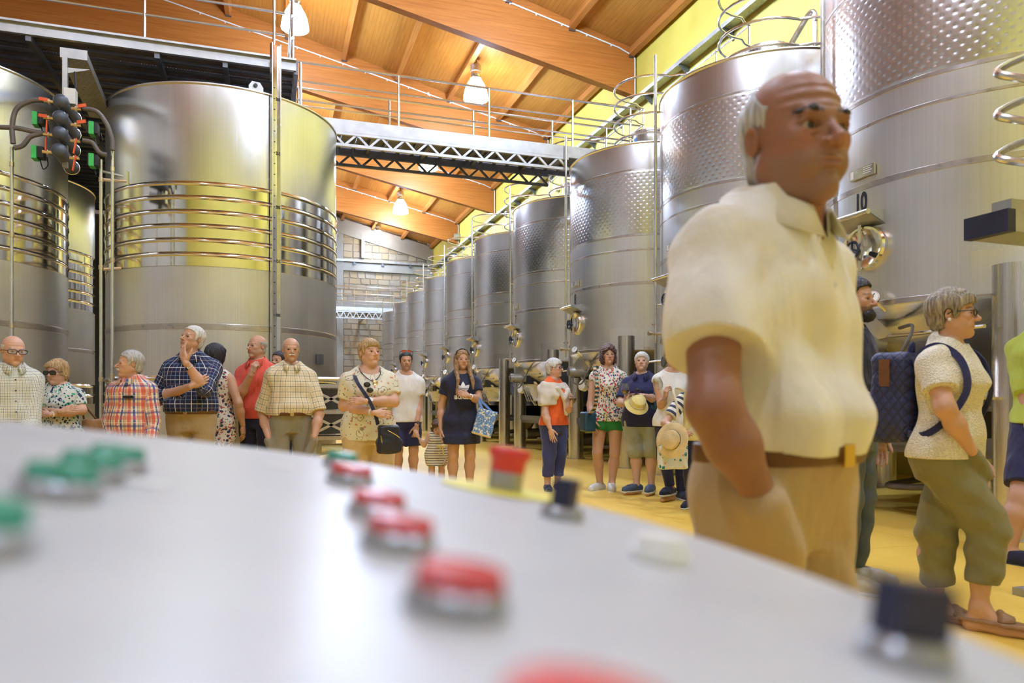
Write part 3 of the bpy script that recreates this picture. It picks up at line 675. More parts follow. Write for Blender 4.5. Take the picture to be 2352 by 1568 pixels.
# ================================================================ pipe manifold between the two smooth tanks
mf = empty('valve_manifold', pix(140, 300, Y=9.35)); tag(mf, 'bank of four dark cylinders with red-handled valves and green actuators', 'valve manifold')
mo = mf.location.copy()
def L(px, py, Y=9.35): return pix(px, py, Y=Y) - mo
def rel(v): return v
for k, (cx, cy) in enumerate(((140, 233), (139, 270), (138, 307), (136, 346))):
    a = L(cx, cy, 9.15); b = L(cx + 30, cy + 40, 9.75)
    d = (b - a).normalized()
    c = MB().cyl(a, b, .072, 18).sphere(a, .078, 14, 10).build('filter_cylinder', M['dark_grey'], mf)
    MB().tube(arc(b - d * .02, .08, 0, 2 * math.pi, 16, d.cross(Vector((0, 0, 1))).normalized(), Vector((0, 0, 1)))[:-1], .007, 6, True).build('clamp_ring', M['steel_tube'], c)
    for s, vx, vy in ((-1, cx - 27, cy + 1 + k), (1, cx + 34, cy + 16)):
        v0 = L(vx + (12 if s < 0 else -10), vy, 9.2); v1 = L(vx - (12 if s < 0 else -12), vy + (2 if s > 0 else -2), 9.2)
        vb = MB().cyl(v0, v1, .018, 8).cyl((v0 * .6 + v1 * .4), (v0 * .4 + v1 * .6), .03, 10).build('ball_valve', M['brass'], mf)
        hor = k < 2
        p = L(vx - (4 if s < 0 else -4), vy - 5, 9.17); q = L(vx + (-24 if s < 0 else 24), vy - 8, 9.17) if hor else (L(vx - 3, vy - 34 if s < 0 else vy + 30, 9.17))
        MB().bar(p, q, .012, .035, (0, 1, 0) if not hor else (0, 0, 1)).build('valve_handle', M['orange'], vb)
for vx, vy in ((86, 275), (84, 352), (208, 297), (208, 370)):
    g = MB().box(L(vx + 7, vy, 9.3), (.1, .12, .12)).build('actuator_body', M['black'], mf)
    MB().box(L(vx - 3 if vx < 150 else vx + 4, vy, 9.28), (.05, .13, .14)).build('actuator_cover', M['green'], g)
    MB().tube(spline([L(vx + 8, vy + 14), L(vx + 15, vy + 36), L(vx + 26, vy + 28), L(vx + 24, vy + 8)]), .006, 5).build('actuator_cable', M['black'], g)
for pts in ([(30, 330), (28, 290), (38, 250), (70, 232), (100, 230)], [(0, 292), (40, 294), (80, 303), (100, 306)], [(32, 340), (52, 334), (70, 314), (98, 306)],
            [(190, 249), (222, 256), (245, 285), (257, 320), (258, 345)], [(190, 322), (212, 328), (228, 350), (245, 356)]):
    MB().tube(spline([L(x, y, 9.25) for x, y in pts]), .026, 10).build('hose', M['hose'], mf)
for px_i, y0, y1 in ((27, 338, 900), (232, 366, 1060), (258, 340, 1060)):
    a, b = L(px_i, y0, 9.3), L(px_i, y1, 9.3); b.x, b.y = a.x, a.y
    p = MB().cyl(a, b, .018, 10).build('riser_pipe', M['steel_tube'], mf)
    for f in (.06, .35, .72): 
        c = a.lerp(b, f); MB().cyl(c, c - Vector((0, 0, .05)), .024, 10).build('pipe_coupling', M['brass'], p)
for y in (412, 618, 930):
    a, b = L(236, y, 9.3), L(288 if y < 500 else 276, y - 2 if y > 500 else y + 4, 9.6)
    MB().cyl(a, b, .018, 8).build('branch_pipe', M['brass'], mf)
MB().box(L(294, 410, 9.62), (.02, .05, .16)).build('branch_flange', M['steel_tube'], mf)
MB().bar(L(233, 393, 9.32), L(282, 405, 9.5), .03, .02).build('pipe_bracket', M['galv'], mf)
# hanger: vertical strut, junction box and perforated tray going up to the deck
a = L(150, 132, 9.35); b = L(148, 385, 9.35); b.x, b.y = a.x, a.y
MB().bar(a, b, .05, .05).build('hanger_strut', M['galv'], mf)
MB().box(L(163, 224, 9.3), (.11, .11, .17)).build('junction_box', M['white_paint'], mf)
a, b = L(170, 135, 9.35), L(232, 232, 11.2); b.z = a.z
tt = MB().bar(a, b, .26, .004).build('hanger_tray', M['tray'], mf)
dd = (b - a).normalized(); sd = dd.cross(Vector((0, 0, 1)))
for s in (-1, 1): MB().bar(a + sd * .13 * s + Vector((0, 0, .04)), b + sd * .13 * s + Vector((0, 0, .04)), .006, .09).build('tray_side', M['galv'], tt)
MB().box(a + Vector((0, -.01, .05)), (.27, .01, .11)).build('tray_end', M['galv'], tt)
MB().add([L(155, 155), L(155, 168), L(208, 160), L(155, 155, 9.4), L(155, 168, 9.4), L(208, 160, 9.4)], [(0, 1, 2), (3, 5, 4), (0, 2, 5, 3), (1, 0, 3, 4), (2, 1, 4, 5)]).build('tray_bracket', M['galv'], tt)
MB().tube(spline([L(172, 165), L(174, 195), L(170, 222)]), .012, 6).build('supply_cable', M['black'], mf)
# ================================================================ scissor-frame trolley in front of the big smooth tank
P0 = pix(757, 1010, Y=8.9); tl = empty('scissor_trolley', (P0.x, P0.y, 0)); tag(tl, 'metal scissor-lattice lift trolley between the moustached man and the arms-crossed woman', 'trolley')
xw = .24
for k, z in enumerate((1.22, .92, .62)):
    MB().box((0, 0, z), (xw * 2 + .06, .5, .045)).build('shelf_frame', M['steel_leg'], tl)
    if k < 2:
        for sy in (-.22, .22):
            for s in (-1, 1): MB().bar((-xw * s, sy, z - .03), (xw * s, sy, z - .27), .02, .03).build('cross_brace', M['steel_tube'], tl)
        MB().box((0, .2, z - .15), (xw * 2, .012, .24)).build('back_panel', M['galv_dark'], tl)
MB().cyl((-xw - .05, -.26, 1.30), (xw + .03, -.26, 1.30), .022, 10).build('top_roller', M['steel_tube'], tl)
MB().cyl((-.1, -.1, .5), (xw + .12, -.1, .5), .05, 12).build('drive_cylinder', M['steel_tube'], tl)
for sx in (-1, 1):
    for sy in (-1, 1):
        MB().box((sx * xw * .8, sy * .2, .33), (.05, .05, .56)).build('leg', M['galv'], tl)
        MB().cyl((sx * xw * .8 - .015, sy * .2, .05), (sx * xw * .8 + .015, sy * .2, .05), .05, 14).build('caster', M['black'], tl)
# stainless arm rack reaching in at the right edge, near the camera
rk = empty('steel_rack', pix(2300, 520, dep=3.6)); ro = rk.location.copy(); tag(rk, 'stainless rack with bent tube arms and a blue-capped shelf at the right picture edge', 'rack')
def K(px, py, dep=3.6): return pix(px, py, dep=dep) - ro
for y in (165, 262, 358):
    MB().tube(spline([K(2420, y + 22, 3.4), K(2330, y + 12, 3.45), K(2292, y + 4, 3.5), K(2300, y - 8, 3.55), K(2340, y - 28, 3.7), K(2440, y - 66, 4.0)], 5), .019, 10).build('tube_arm', M['steel_tube'], rk)
a, b = K(2270, 517, 3.5), K(2480, 500, 3.72); b.z = a.z
sh = MB().bar(a, b, .22, .10).build('shelf', M['galv'], rk)
MB().bar(a - (b - a).normalized() * .02, a + (b - a).normalized() * .03, .224, .106).build('end_cap', M['navyplastic'], sh)
a2 = K(2300, 482, 3.6); MB().bar(a2, a2 + (b - a), .10, .09).build('upper_profile', M['galv'], rk)
p = K(2475, 500, 3.8); MB().box((p.x, p.y, -ro.z / 2 + .8), (.08, .08, ro.z + 1.6)).build('upright', M['galv'], rk)
MB().box((p.x, p.y, -ro.z + .02), (.4, .4, .04)).build('base_plate', M['galv'], rk)
# ================================================================ control console in front of the camera
PA, PB, PC = .059, .16, .04                  # panel plane: drop below the lens = PA + PB*right + PC*ahead
def con(xc, d, up=0.0):
    """point on the console top, xc to the right and d ahead (metres), 'up' off the panel"""
    z = CH - (PA + PB * xc + PC * d); nrm = Vector((PB * CO + PC * SI, -PB * SI + PC * CO, 1)).normalized()
    return Vector((CO * xc + SI * d, -SI * xc + CO * d, z)) + nrm * up
CN = (con(0, 0, 1) - con(0, 0)).normalized()
CXA = (con(1, 0) - con(0, 0)).normalized(); CYA = CN.cross(CXA)
CM = Matrix((CXA, CYA, CN)).transposed().to_4x4()
def conM(px, py):
    u = (px - W / 2) / FPX; v = (py - HZ) / FPX; d = PA / (v - PB * u - PC); m = CM.copy(); m.translation = con(u * d, d); return m, d
cs = empty('control_console', (con(-.1, .35).x, con(-.1, .35).y, 0)); co_ = cs.location.copy(); tag(cs, 'white rounded control desk filling the bottom of the picture', 'console')
edge = spline([Vector((x, y, 0)) for x, y in ((-.80, .36), (-.62, .50), (-.43, .615), (-.26, .755), (-.08, .785), (.053, .713), (.14, .587), (.19, .42), (.205, .284), (.205, .1), (.2, -.05))], 6)
edge = [(p.x, p.y) for p in edge] + [(-.85, -.05)]
n = len(edge); vs = []
for dz, sh in ((0, 1.0), (-.004, 1.004), (-.05, 1.004), (-.052, .96)):
    for x, d in edge: vs.append(con(-.25 + (x + .25) * sh, .3 + (d - .3) * sh, dz) - co_)
fs = [tuple(range(n))[::-1]] + [(r * n + i, (r) * n + (i + 1) % n, (r + 1) * n + (i + 1) % n, (r + 1) * n + i) for r in range(3) for i in range(n)] + [tuple(range(3 * n, 4 * n))]
def mk_panel():
    t = NT('white_panel_lacquer'); c = t.coord(); n1 = t.noise(c, 9, 4); n2 = t.noise(c, 45, 4, .7)
    col = t.ramp(n1, [(.3, (.47, .48, .51)), (.7, (.55, .56, .585))]); col = t.mix(t.math('MULTIPLY', t.math('GREATER_THAN', n2, .66), .25), col, (.5, .5, .52))
    t.fin(col, .34); return t.m
pn = MB().add(vs, fs); bm_o = pn.build('panel_top', mk_panel(), cs, 50)
vs = []
for zf, sh in ((0, .9), (1, .8)):
    for x, d in edge:
        q = con(-.25 + (x + .25) * sh, .3 + (d - .3) * sh, -.05) - co_
        if zf: q.z = .0
        vs.append(q)
MB().add(vs, [(i, (i + 1) % n, n + (i + 1) % n, n + i) for i in range(n)]).build('pedestal', M['galv'], cs)
M['btn_red'] = plain('red_button', (.60, .05, .05), .25, 0, .06); M['btn_green'] = plain('green_button', (.03, .30, .20), .25, 0, .06)
M['btn_white'] = plain('white_button', (.88, .88, .86), .3, 0, .04); M['bezel'] = plain('grey_bezel', (.38, .39, .41), .3, .6)
M['sign_yellow'] = plain('yellow_disc', (.80, .72, .10), .4)
def button(px, py, dia, mat, h=.014, label=None):
    m, d = conM(px, py); m.translation -= co_; r = dia / 2
    b = MB().lathe([(r * 1.12, 0), (r * 1.12, h * .45), (r * 1.02, h * .55), (r * .96, h * .55)], 28, m).build('button_bezel', mat if mat is M['btn_white'] else M['bezel'], cs)
    MB().lathe([(r * .96, h * .3), (r * .96, h * .9), (r * .88, h), (0, h * 1.06)], 28, m).build('button_cap', mat, b)
    if label: b['label'] = label
for px, py, dia, mt in ((1045, 1400, .030, 'btn_red'), (912, 1258, .030, 'btn_red'), (865, 1186, .030, 'btn_red'), (803, 1110, .032, 'btn_red'),
                        (782, 1072, .030, 'btn_green'), (135, 1140, .030, 'btn_green'), (205, 1103, .030, 'btn_green'), (265, 1081, .030, 'btn_green'),
                        (1512, 1288, .030, 'btn_white'), (1335, 1775, .034, 'btn_red'), (-75, 1262, .030, 'btn_green')):
    button(px, py, dia, M[mt])
m, d = conM(1158, 1128); m.translation -= co_                     # emergency stop
es = MB().cyl(m @ Vector((0, 0, 0)), m @ Vector((0, 0, .020)), .0165, 24).build('emergency_stop_collar', M['bezel'], cs)
MB().lathe([(.0165, .019), (.017, .030), (.0205, .035), (.021, .039), (.019, .042), (0, .043)], 28, m).build('emergency_stop_head', M['red'], es)
MB().lathe([(0, .0008), (.062, .0008), (.062, .0016), (0, .0018)], 36, m).build('emergency_stop_disc', M['sign_yellow'], es)
for px, py, s in ((1290, 1190, 1.0), (2078, 1522, .95)):          # rotary selectors
    m, d = conM(px, py); m.translation -= co_; r = .015 * s
    k = MB().lathe([(r * 1.1, 0), (r * 1.1, .006), (r * .95, .009), (0, .009)], 28, m).build('selector_bezel', M['bezel'], cs)
    mm = m @ Matrix.Rotation(1.25 if px < 1500 else .25, 4, 'Z')
    MB().prism([(-r * .78, -r * .5), (r * .78, -r * .5), (r * .78, r * .5), (-r * .78, r * .5)], .008, .030 * s, mm).build('selector_knob', M['navyplastic'], k, 20)
for px, py in ((330, 1110), (640, 1072)):
    m, d = conM(px, py); m.translation -= co_
    MB().prism([(-.012, -.006), (.012, -.006), (.012, .006), (-.012, .006)], 0.0004, .0012, m).build('legend_plate', M['paper'], cs)
# ================================================================ figure builder: smooth-blended distance fields, surface nets
def _v(p): return np.array(p, dtype=np.float32)
def cone(a, b, r1, r2=None):
    a, b = _v(a), _v(b); r2 = r1 if r2 is None else r2; ba = b - a; L2 = float(ba @ ba) + 1e-9; R = max(r1, r2)
    def f(x, y, z):
        px, py, pz = x - a[0], y - a[1], z - a[2]
        t = np.clip((px * ba[0] + py * ba[1] + pz * ba[2]) / L2, 0, 1)
        return np.sqrt((px - t * ba[0]) ** 2 + (py - t * ba[1]) ** 2 + (pz - t * ba[2]) ** 2) - (r1 + (r2 - r1) * t)
    return (np.minimum(a, b) - R, np.maximum(a, b) + R, f)
def ell(c, r, rot=None):
    c, r = _v(c), _v(r if hasattr(r, '__len__') else (r, r, r)); Rm = None if rot is None else np.array(Euler(rot).to_matrix(), dtype=np.float32)
    m = float(r.max()) if rot is not None else r
    def f(x, y, z):
        px, py, pz = x - c[0], y - c[1], z - c[2]
        if Rm is not None:
            px, py, pz = (Rm[0, 0] * px + Rm[1, 0] * py + Rm[2, 0] * pz, Rm[0, 1] * px + Rm[1, 1] * py + Rm[2, 1] * pz, Rm[0, 2] * px + Rm[1, 2] * py + Rm[2, 2] * pz)
        k0 = np.sqrt((px / r[0]) ** 2 + (py / r[1]) ** 2 + (pz / r[2]) ** 2)
        k1 = np.sqrt((px / r[0] ** 2) ** 2 + (py / r[1] ** 2) ** 2 + (pz / r[2] ** 2) ** 2) + 1e-6
        return k0 * (k0 - 1) / k1
    return (c - m, c + m, f)
def rbox(c, h, r, rot=None):
    c, h = _v(c), _v(h); Rm = np.array(Euler(rot or (0, 0, 0)).to_matrix(), dtype=np.float32); m = float(np.linalg.norm(h)) + r
    def f(x, y, z):
        px, py, pz = x - c[0], y - c[1], z - c[2]
        px, py, pz = (Rm[0, 0] * px + Rm[1, 0] * py + Rm[2, 0] * pz, Rm[0, 1] * px + Rm[1, 1] * py + Rm[2, 1] * pz, Rm[0, 2] * px + Rm[1, 2] * py + Rm[2, 2] * pz)
        qx, qy, qz = np.abs(px) - h[0], np.abs(py) - h[1], np.abs(pz) - h[2]
        return np.sqrt(np.maximum(qx, 0) ** 2 + np.maximum(qy, 0) ** 2 + np.maximum(qz, 0) ** 2) + np.minimum(np.maximum(qx, np.maximum(qy, qz)), 0) - r
    return (c - m, c + m, f)
def loft(Z, RX, RF, RB, XO=None, YO=None, pw=2.2):
    """stack of oval sections: half width, front and back depth (front is -y)"""
    Z, RX, RF, RB = [np.array(q, dtype=np.float32) for q in (Z, RX, RF, RB)]
    XO = np.zeros_like(Z) if XO is None else np.array(XO, dtype=np.float32); YO = np.zeros_like(Z) if YO is None else np.array(YO, dtype=np.float32)
    zz = np.linspace(Z[0], Z[-1], 160)
    def sm(A):
        q = np.interp(zz, Z, A); ker = np.hanning(17); ker /= ker.sum(); e = np.concatenate([np.full(8, q[0]), q, np.full(8, q[-1])]); return np.convolve(e, ker, 'valid').astype(np.float32)
    sX, sF, sB, sO, sY = sm(RX), sm(RF), sm(RB), sm(XO), sm(YO)
    def f(x, y, z):
        rx = np.interp(z, zz, sX).astype(np.float32); rf = np.interp(z, zz, sF).astype(np.float32); rb = np.interp(z, zz, sB).astype(np.float32)
        x = x - np.interp(z, zz, sO).astype(np.float32); y = y - np.interp(z, zz, sY).astype(np.float32)
        ry = np.where(y < 0, rf, rb)
        rho = (np.abs(x / rx) ** pw + np.abs(y / ry) ** pw) ** (1 / pw)
        d = (rho - 1) * np.minimum(rx, ry)
        return np.maximum(d, np.maximum(Z[0] - z, z - Z[-1]))
    lo = _v((float((XO - RX).min()), float((YO - RF).min()), Z[0])); hi = _v((float((XO + RX).max()), float((YO + RB).max()), Z[-1]))
    return (lo, hi, f)
def surfnet(V, lo, h):
    s = V < 0; c = [s[i:s.shape[0] - 1 + i, j:s.shape[1] - 1 + j, k:s.shape[2] - 1 + k] for i in (0, 1) for j in (0, 1) for k in (0, 1)]
    cnt = sum(q.astype(np.int8) for q in c); act = (cnt > 0) & (cnt < 8); I, J, K = np.nonzero(act); n = len(I)
    cv = np.stack([V[I + i, J + j, K + k] for i in (0, 1) for j in (0, 1) for k in (0, 1)], 1)
    off = np.array([(i, j, k) for i in (0, 1) for j in (0, 1) for k in (0, 1)], dtype=np.float32)
    acc = np.zeros((n, 3), np.float32); num = np.zeros(n, np.float32)
    for a in range(8):
        for b in range(a + 1, 8):
            if abs(off[a] - off[b]).sum() != 1: continue
            va, vb = cv[:, a], cv[:, b]; m = (va < 0) != (vb < 0); t = np.where(m, va / np.where(m, va - vb, 1), 0)
            acc += (m[:, None] * (off[a] + (off[b] - off[a]) * t[:, None])); num += m
    P = (np.stack([I, J, K], 1) + acc / num[:, None]) * h + np.array(lo, np.float32)
    idx = np.full(act.shape, -1, np.int64); idx[I, J, K] = np.arange(n); F = []
    for ax in range(3):
        sl0 = [slice(None)] * 3; sl1 = [slice(None)] * 3; sl0[ax] = slice(0, -1); sl1[ax] = slice(1, None)
        ch = s[tuple(sl0)] != s[tuple(sl1)]; A, B, C = np.nonzero(ch); p = [A, B, C]
        o1, o2 = (ax + 1) % 3, (ax + 2) % 3
        ok = (p[o1] > 0) & (p[o2] > 0) & (p[o1] < idx.shape[o1]) & (p[o2] < idx.shape[o2]) & (p[ax] < idx.shape[ax])
        p = [q[ok] for q in p]; ins = s[p[0], p[1], p[2]]
        def g(d1, d2):
            q = [p[0].copy(), p[1].copy(), p[2].copy()]; q[o1] = q[o1] - d1; q[o2] = q[o2] - d2; return idx[q[0], q[1], q[2]]
        f = np.stack([g(1, 1), g(0, 1), g(0, 0), g(1, 0)], 1); f = np.where(ins[:, None], f, f[:, ::-1]); F.append(f)
    F = np.concatenate(F); F = F[(F >= 0).all(1)]
    return P, F
def solid(prims, h, k=.02, cuts=(), disp=None, subs=(), ks=.01, pad=.03):
    """polygonise the smooth union of prims; subs are carved out; cuts are half-space functions"""
    lo = np.min([p[0] for p in prims], 0) - pad; hi = np.max([p[1] for p in prims], 0) + pad
    n = np.ceil((hi - lo) / h).astype(int) + 1
    ax = [(lo[i] + np.arange(n[i]) * h).astype(np.float32) for i in range(3)]
    V = np.full(tuple(n), .5, np.float32)
    def region(p, m):
        i0 = np.clip(np.floor((p[0] - m - lo) / h).astype(int), 0, n - 1); i1 = np.clip(np.ceil((p[1] + m - lo) / h).astype(int) + 1, 1, n)
        sl = tuple(slice(a, b) for a, b in zip(i0, i1)); return sl, ax[0][sl[0]][:, None, None], ax[1][sl[1]][None, :, None], ax[2][sl[2]][None, None, :]
    for q in prims:
        kk = q[3] if len(q) > 3 else k
        sl, x, y, z = region(q, kk + 2 * h + .008)
        d = q[2](x, y, z); a = V[sl]
        t = np.clip(.5 + .5 * (d - a) / kk, 0, 1); V[sl] = d + (a - d) * t - kk * t * (1 - t)
    for q in subs:
        sl, x, y, z = region(q, ks + 2 * h); d = -q[2](x, y, z); a = V[sl]
        t = np.clip(.5 - .5 * (d - a) / ks, 0, 1); V[sl] = d + (a - d) * t + ks * t * (1 - t)
    X, Y, Z = ax[0][:, None, None], ax[1][None, :, None], ax[2][None, None, :]
    if disp is not None: V = V + disp(X, Y, Z)
    for c in cuts: V = np.maximum(V, c(X, Y, Z))
    V[0], V[-1], V[:, 0], V[:, -1], V[:, :, 0], V[:, :, -1] = [.5] * 6
    return surfnet(V, lo, h)
def folds(seed, amp=.004, f=(9, 9, 6), n=5):
    r = np.random.RandomState(seed); w = [(r.normal(size=3) * np.array(f) * 3, r.uniform(0, 6.28)) for _ in range(n)]
    def g(x, y, z):
        s = 0
        for q, ph in w: s = s + np.sin(q[0] * x + q[1] * y + q[2] * z + ph)
        return (amp / n ** .5) * s
    return g
def np_mesh(name, P, F, mats, attrs=None, mat_idx=None):
    me = bpy.data.meshes.new(name); nv, nf = len(P), len(F)
    me.vertices.add(nv); me.vertices.foreach_set('co', np.asarray(P, np.float32).ravel())
    me.loops.add(nf * 4); me.polygons.add(nf)
    me.loops.foreach_set('vertex_index', np.asarray(F, np.int32).ravel()); me.polygons.foreach_set('loop_start', np.arange(0, nf * 4, 4, dtype=np.int32))
    try: me.polygons.foreach_set('loop_total', np.full(nf, 4, np.int32))
    except Exception: pass
    for m in (mats if isinstance(mats, (list, tuple)) else [mats]): me.materials.append(m)
    me.update(calc_edges=True); me.validate(); me.shade_smooth()
    for k, (typ, A) in (attrs or {}).items():
        at = me.attributes.new(k, typ, 'POINT'); at.data.foreach_set('color' if 'COLOR' in typ else 'vector', np.asarray(A, np.float32).ravel())
    return me
def nobj(name, P, F, mat, parent, attrs=None):
    o = bpy.data.objects.new(name, np_mesh(name, P, F, mat, attrs)); COL.objects.link(o); o.parent = parent; return o
# ---------------------------------------------------------------- cloth materials (pattern space 'pat': u round, v along the limb, metres)
def skin_mat():
    t = NT('skin'); a = t.attr('Col'); nz = t.noise(t.coord(), 60, 3); n2 = t.noise(t.coord(), 11, 3)
    c = t.mix(t.math('MULTIPLY', n2, .22), a.outputs['Color'], (.55, .22, .13))
    t.fin(c, t.math('MULTIPLY_ADD', nz, .15, .40)); t.b.inputs['Subsurface Weight'].default_value = .12; t.b.inputs['Subsurface Radius'].default_value = (.012, .005, .003)
    t.bump(nz, .06, .003); return t.m
M['skin'] = skin_mat()
def hair_mat(name, c0, c1, sx=(60, 60, 7)):
    t = NT(name); st = t.noise(t.mapping(t.coord(), sx), 1.6, 5, .6)
    t.fin(t.ramp(st, [(.3, c0), (.68, c1)]), .42); t.bump(st, .7, .012); return t.m
def cloth(name, col, rough=.85, weave=.25, var=.08, wrinkle=.5):
    t = NT(name); c = t.coord(); n1 = t.noise(c, 4, 3); n2 = t.noise(c, 320, 2)
    t.fin(t.ramp(n1, [(.3, tuple(x * (1 - var) for x in col)), (.7, tuple(min(1, x * (1 + var)) for x in col))]), rough)
    t.b.inputs['Sheen Weight'].default_value = .15; wr = t.noise(t.mapping(c, (7, 7, 3.2), (.3, .1, .7), (.35, .2, .1)), 1.5, 4, .45); bp = t.bump(n2, weave, .002); b2 = t.n('ShaderNodeBump'); t.set(b2, 'Height', wr); b2.inputs['Strength'].default_value = wrinkle; b2.inputs['Distance'].default_value = .05; t.t.links.new(b2.outputs[0], bp.inputs['Normal']); return t.m
def patuv(t): return t.sep(t.attr('pat').outputs['Vector'])
def stripe(t, x, p, lo, hi):
    f = t.math('FRACT', t.math('DIVIDE', x, p)); return t.math('MULTIPLY', t.math('GREATER_THAN', f, lo), t.math('LESS_THAN', f, hi))
def plaid(name, base, ulines, vlines):
    """lines: (period, from, to, colour, strength)"""
    t = NT(name); u, v, _ = patuv(t); col = t.mix(t.math('MULTIPLY', t.noise(t.coord(), 5, 3), .1), base, tuple(x * .8 for x in base))
    for x, ls in ((u, ulines), (v, vlines)):
        for p, a, b, c, s in ls: col = t.mix(t.math('MULTIPLY', stripe(t, t.math('ADD', x, 10.0), p, a, b), s), col, c)
    t.fin(col, .85); t.bump(t.noise(t.mapping(t.coord(), (7, 7, 3.2), (.3, .1, .7), (.35, .2, .1)), 1.5, 4, .45), .5, .05); return t.m
def floral(name, base, spots, scale=40, leaf=None):
    t = NT(name); c = t.attr('pat').outputs['Vector']; wc = t.n('ShaderNodeVectorMath', operation='ADD'); t.set(wc, 0, c)
    nn = t.n('ShaderNodeTexNoise'); t.set(nn, 'Vector', c); nn.inputs['Scale'].default_value = scale * .7; ms = t.n('ShaderNodeVectorMath', operation='SCALE'); t.set(ms, 0, nn.outputs['Color']); ms.inputs['Scale'].default_value = .5 / scale
    t.set(wc, 1, ms.outputs[0]); c2 = wc.outputs[0]; col = base
    for k, sp_ in enumerate(spots):
        cc, sc, th = sp_[:3]; k = sp_[3] if len(sp_) > 3 else k
        d = t.voro(t.mapping(c2, (1, 1, 1), (k * .37, k * .71, 0)), scale * sc); col = t.mix(t.math('LESS_THAN', d, th), col, cc)
    t.fin(col, .85); return t.m
SK = {'fair': (.68, .44, .32), 'tan': (.58, .345, .23), 'brown': (.43, .215, .125), 'dark': (.27, .130, .080), 'rosy': (.67, .41, .30), 'pale': (.74, .48, .36)}
HAIRM = {}
def hairm(k):
    if k not in HAIRM:
        c = {'white': ((.50, .49, .48), (.88, .87, .85)), 'grey': ((.22, .22, .225), (.62, .61, .60)), 'blond': ((.22, .125, .05), (.66, .46, .23)), 'brown': ((.035, .016, .008), (.17, .085, .04)),
             'ltbrown': ((.16, .085, .035), (.46, .28, .13)), 'black': ((.004, .004, .008), (.03, .03, .045)), 'auburn': ((.03, .009, .007), (.13, .045, .03)), 'pepper': ((.04, .03, .02), (.50, .42, .30))}[k]
        HAIRM[k] = hair_mat('hair_' + k, *c)
    return HAIRM[k]
# ---------------------------------------------------------------- head
def ear_prims(s):
    e = (s * .335, .055, -.015)
    return [ell(e, (.028, .062, .105), (.15, s * .25, s * -.35)) + (.02,)], [ell((s * .362, .045, -.005), (.022, .032, .06), (.15, 0, s * -.35))]
def head_sdf(p):
    """head-height units, chin -.5, crown +.5, facing -y"""
    fat, fem, age = p.get('fat', 0), p.get('fem', 0), p.get('age', 0)
    P = [ell((0, .06, .14), (.325, .40, .36)), ell((0, -.10, -.13), (.262 + .03 * fat, .275, .37)) + (.10,),
         cone((-.20 - .03 * fat, .03, -.20), (0, -.25, -.40), .10, .085) + (.08,), cone((.20 + .03 * fat, .03, -.20), (0, -.25, -.40), .10, .085) + (.08,),
         ell((0, -.285, -.415 + .02 * fem), (.075 - .012 * fem, .075, .07)) + (.06,)]
    for s in (-1, 1):
        P += [ell((s * .165, -.235, -.07), (.085, .085, .075)) + (.07,), ell((s * .12, -.26, -.24), (.075 + .02 * fat, .08, .09)) + (.06,)]
        P += [ell((s * .055, -.385, -.135), (.036, .04, .032)) + (.02,)]
    P += [cone((-.15, -.315, .075), (.15, -.315, .075), .045 - .012 * fem, None) + (.05,)]
    nl = p.get('nose', 1.0)
    P += [cone((0, -.335, .03), (0, -.40 - .05 * nl, -.115), .028, .042) + (.035,), ell((0, -.400 - .035 * nl, -.13), (.042, .040, .036)) + (.02,)]
    P += [ell((0, -.352, -.235), (.10, .035, .022)) + (.016,), ell((0, -.350, -.275), (.085, .038, .024)) + (.016,)]
    P += [cone((0, .05, -.25), (0, .12, -.78), .235, .245 + .02 * fat) + (.08,)]
    if p.get('fat', 0) > .4: P += [ell((0, -.12, -.42), (.17, .17, .10)) + (.1,)]
    S = []
    for s in (-1, 1): S += [ell((s * .145, -.385, .0), (.068, .075, .044)), ell((s * .138, -.345, -.006), (.060, .07, .0185))]
    if age:
        for s in (-1, 1): S += [cone((s * .082, -.395, -.150), (s * .128, -.352, -.262), .010 * age, .006 * age), cone((s * .095, -.355, -.075), (s * .17, -.315, -.085), .007 * age, .004)]
    mo = p.get('mouth', .0065); S += [ell((0, -.40, -.256), (.092, .035, mo)), cone((-.088, -.385, -.258), (-.105, -.36, -.275), .007, .004), cone((.088, -.385, -.258), (.105, -.36, -.275), .007, .004)]
    E = []
    for s in (-1, 1):
        a, b = ear_prims(s); P += a; E += b
        P.append(ell((s * .138, -.280, .020), (.078, .072, .034)) + (.02,)); P.append(ell((s * .138, -.272, -.040), (.075, .066, .028)) + (.02,))
    return P, S, E
def zline(tab):
    ys, zs = zip(*tab); ys, zs = np.array(ys, np.float32), np.array(zs, np.float32)
    return lambda x, y, z: (np.interp(y, ys, zs).astype(np.float32) - z) * .75
HL = {'short': [(-.6, .36), (-.36, .31), (-.20, .25), (-.13, .14), (-.10, -.10), (-.02, -.10), (.0, .06), (.10, .06), (.125, -.28), (.6, -.34)],
      'recede': [(-.6, .9), (-.22, .60), (-.10, .24), (-.05, .02), (-.03, -.06), (-.01, -.06), (.0, .06), (.10, .06), (.125, -.28), (.6, -.34)],
      'pixie': [(-.6, .24), (-.34, .20), (-.20, .13), (-.13, -.06), (-.09, -.12), (-.02, -.10), (.0, .03), (.10, .03), (.12, -.34), (.6, -.46)],
      'bob': [(-.6, .22), (-.33, .17), (-.24, .10), (-.19, -.30), (-.1, -.36), (.05, -.38), (.2, -.42), (.6, -.46)],
      'long': [(-.6, .34), (-.34, .31), (-.24, .15), (-.17, -.45), (0, -.6), (.6, -.75)],
      'curly': [(-.6, .17), (-.33, .15), (-.23, .07), (-.17, -.42), (0, -.55), (.6, -.60)]}
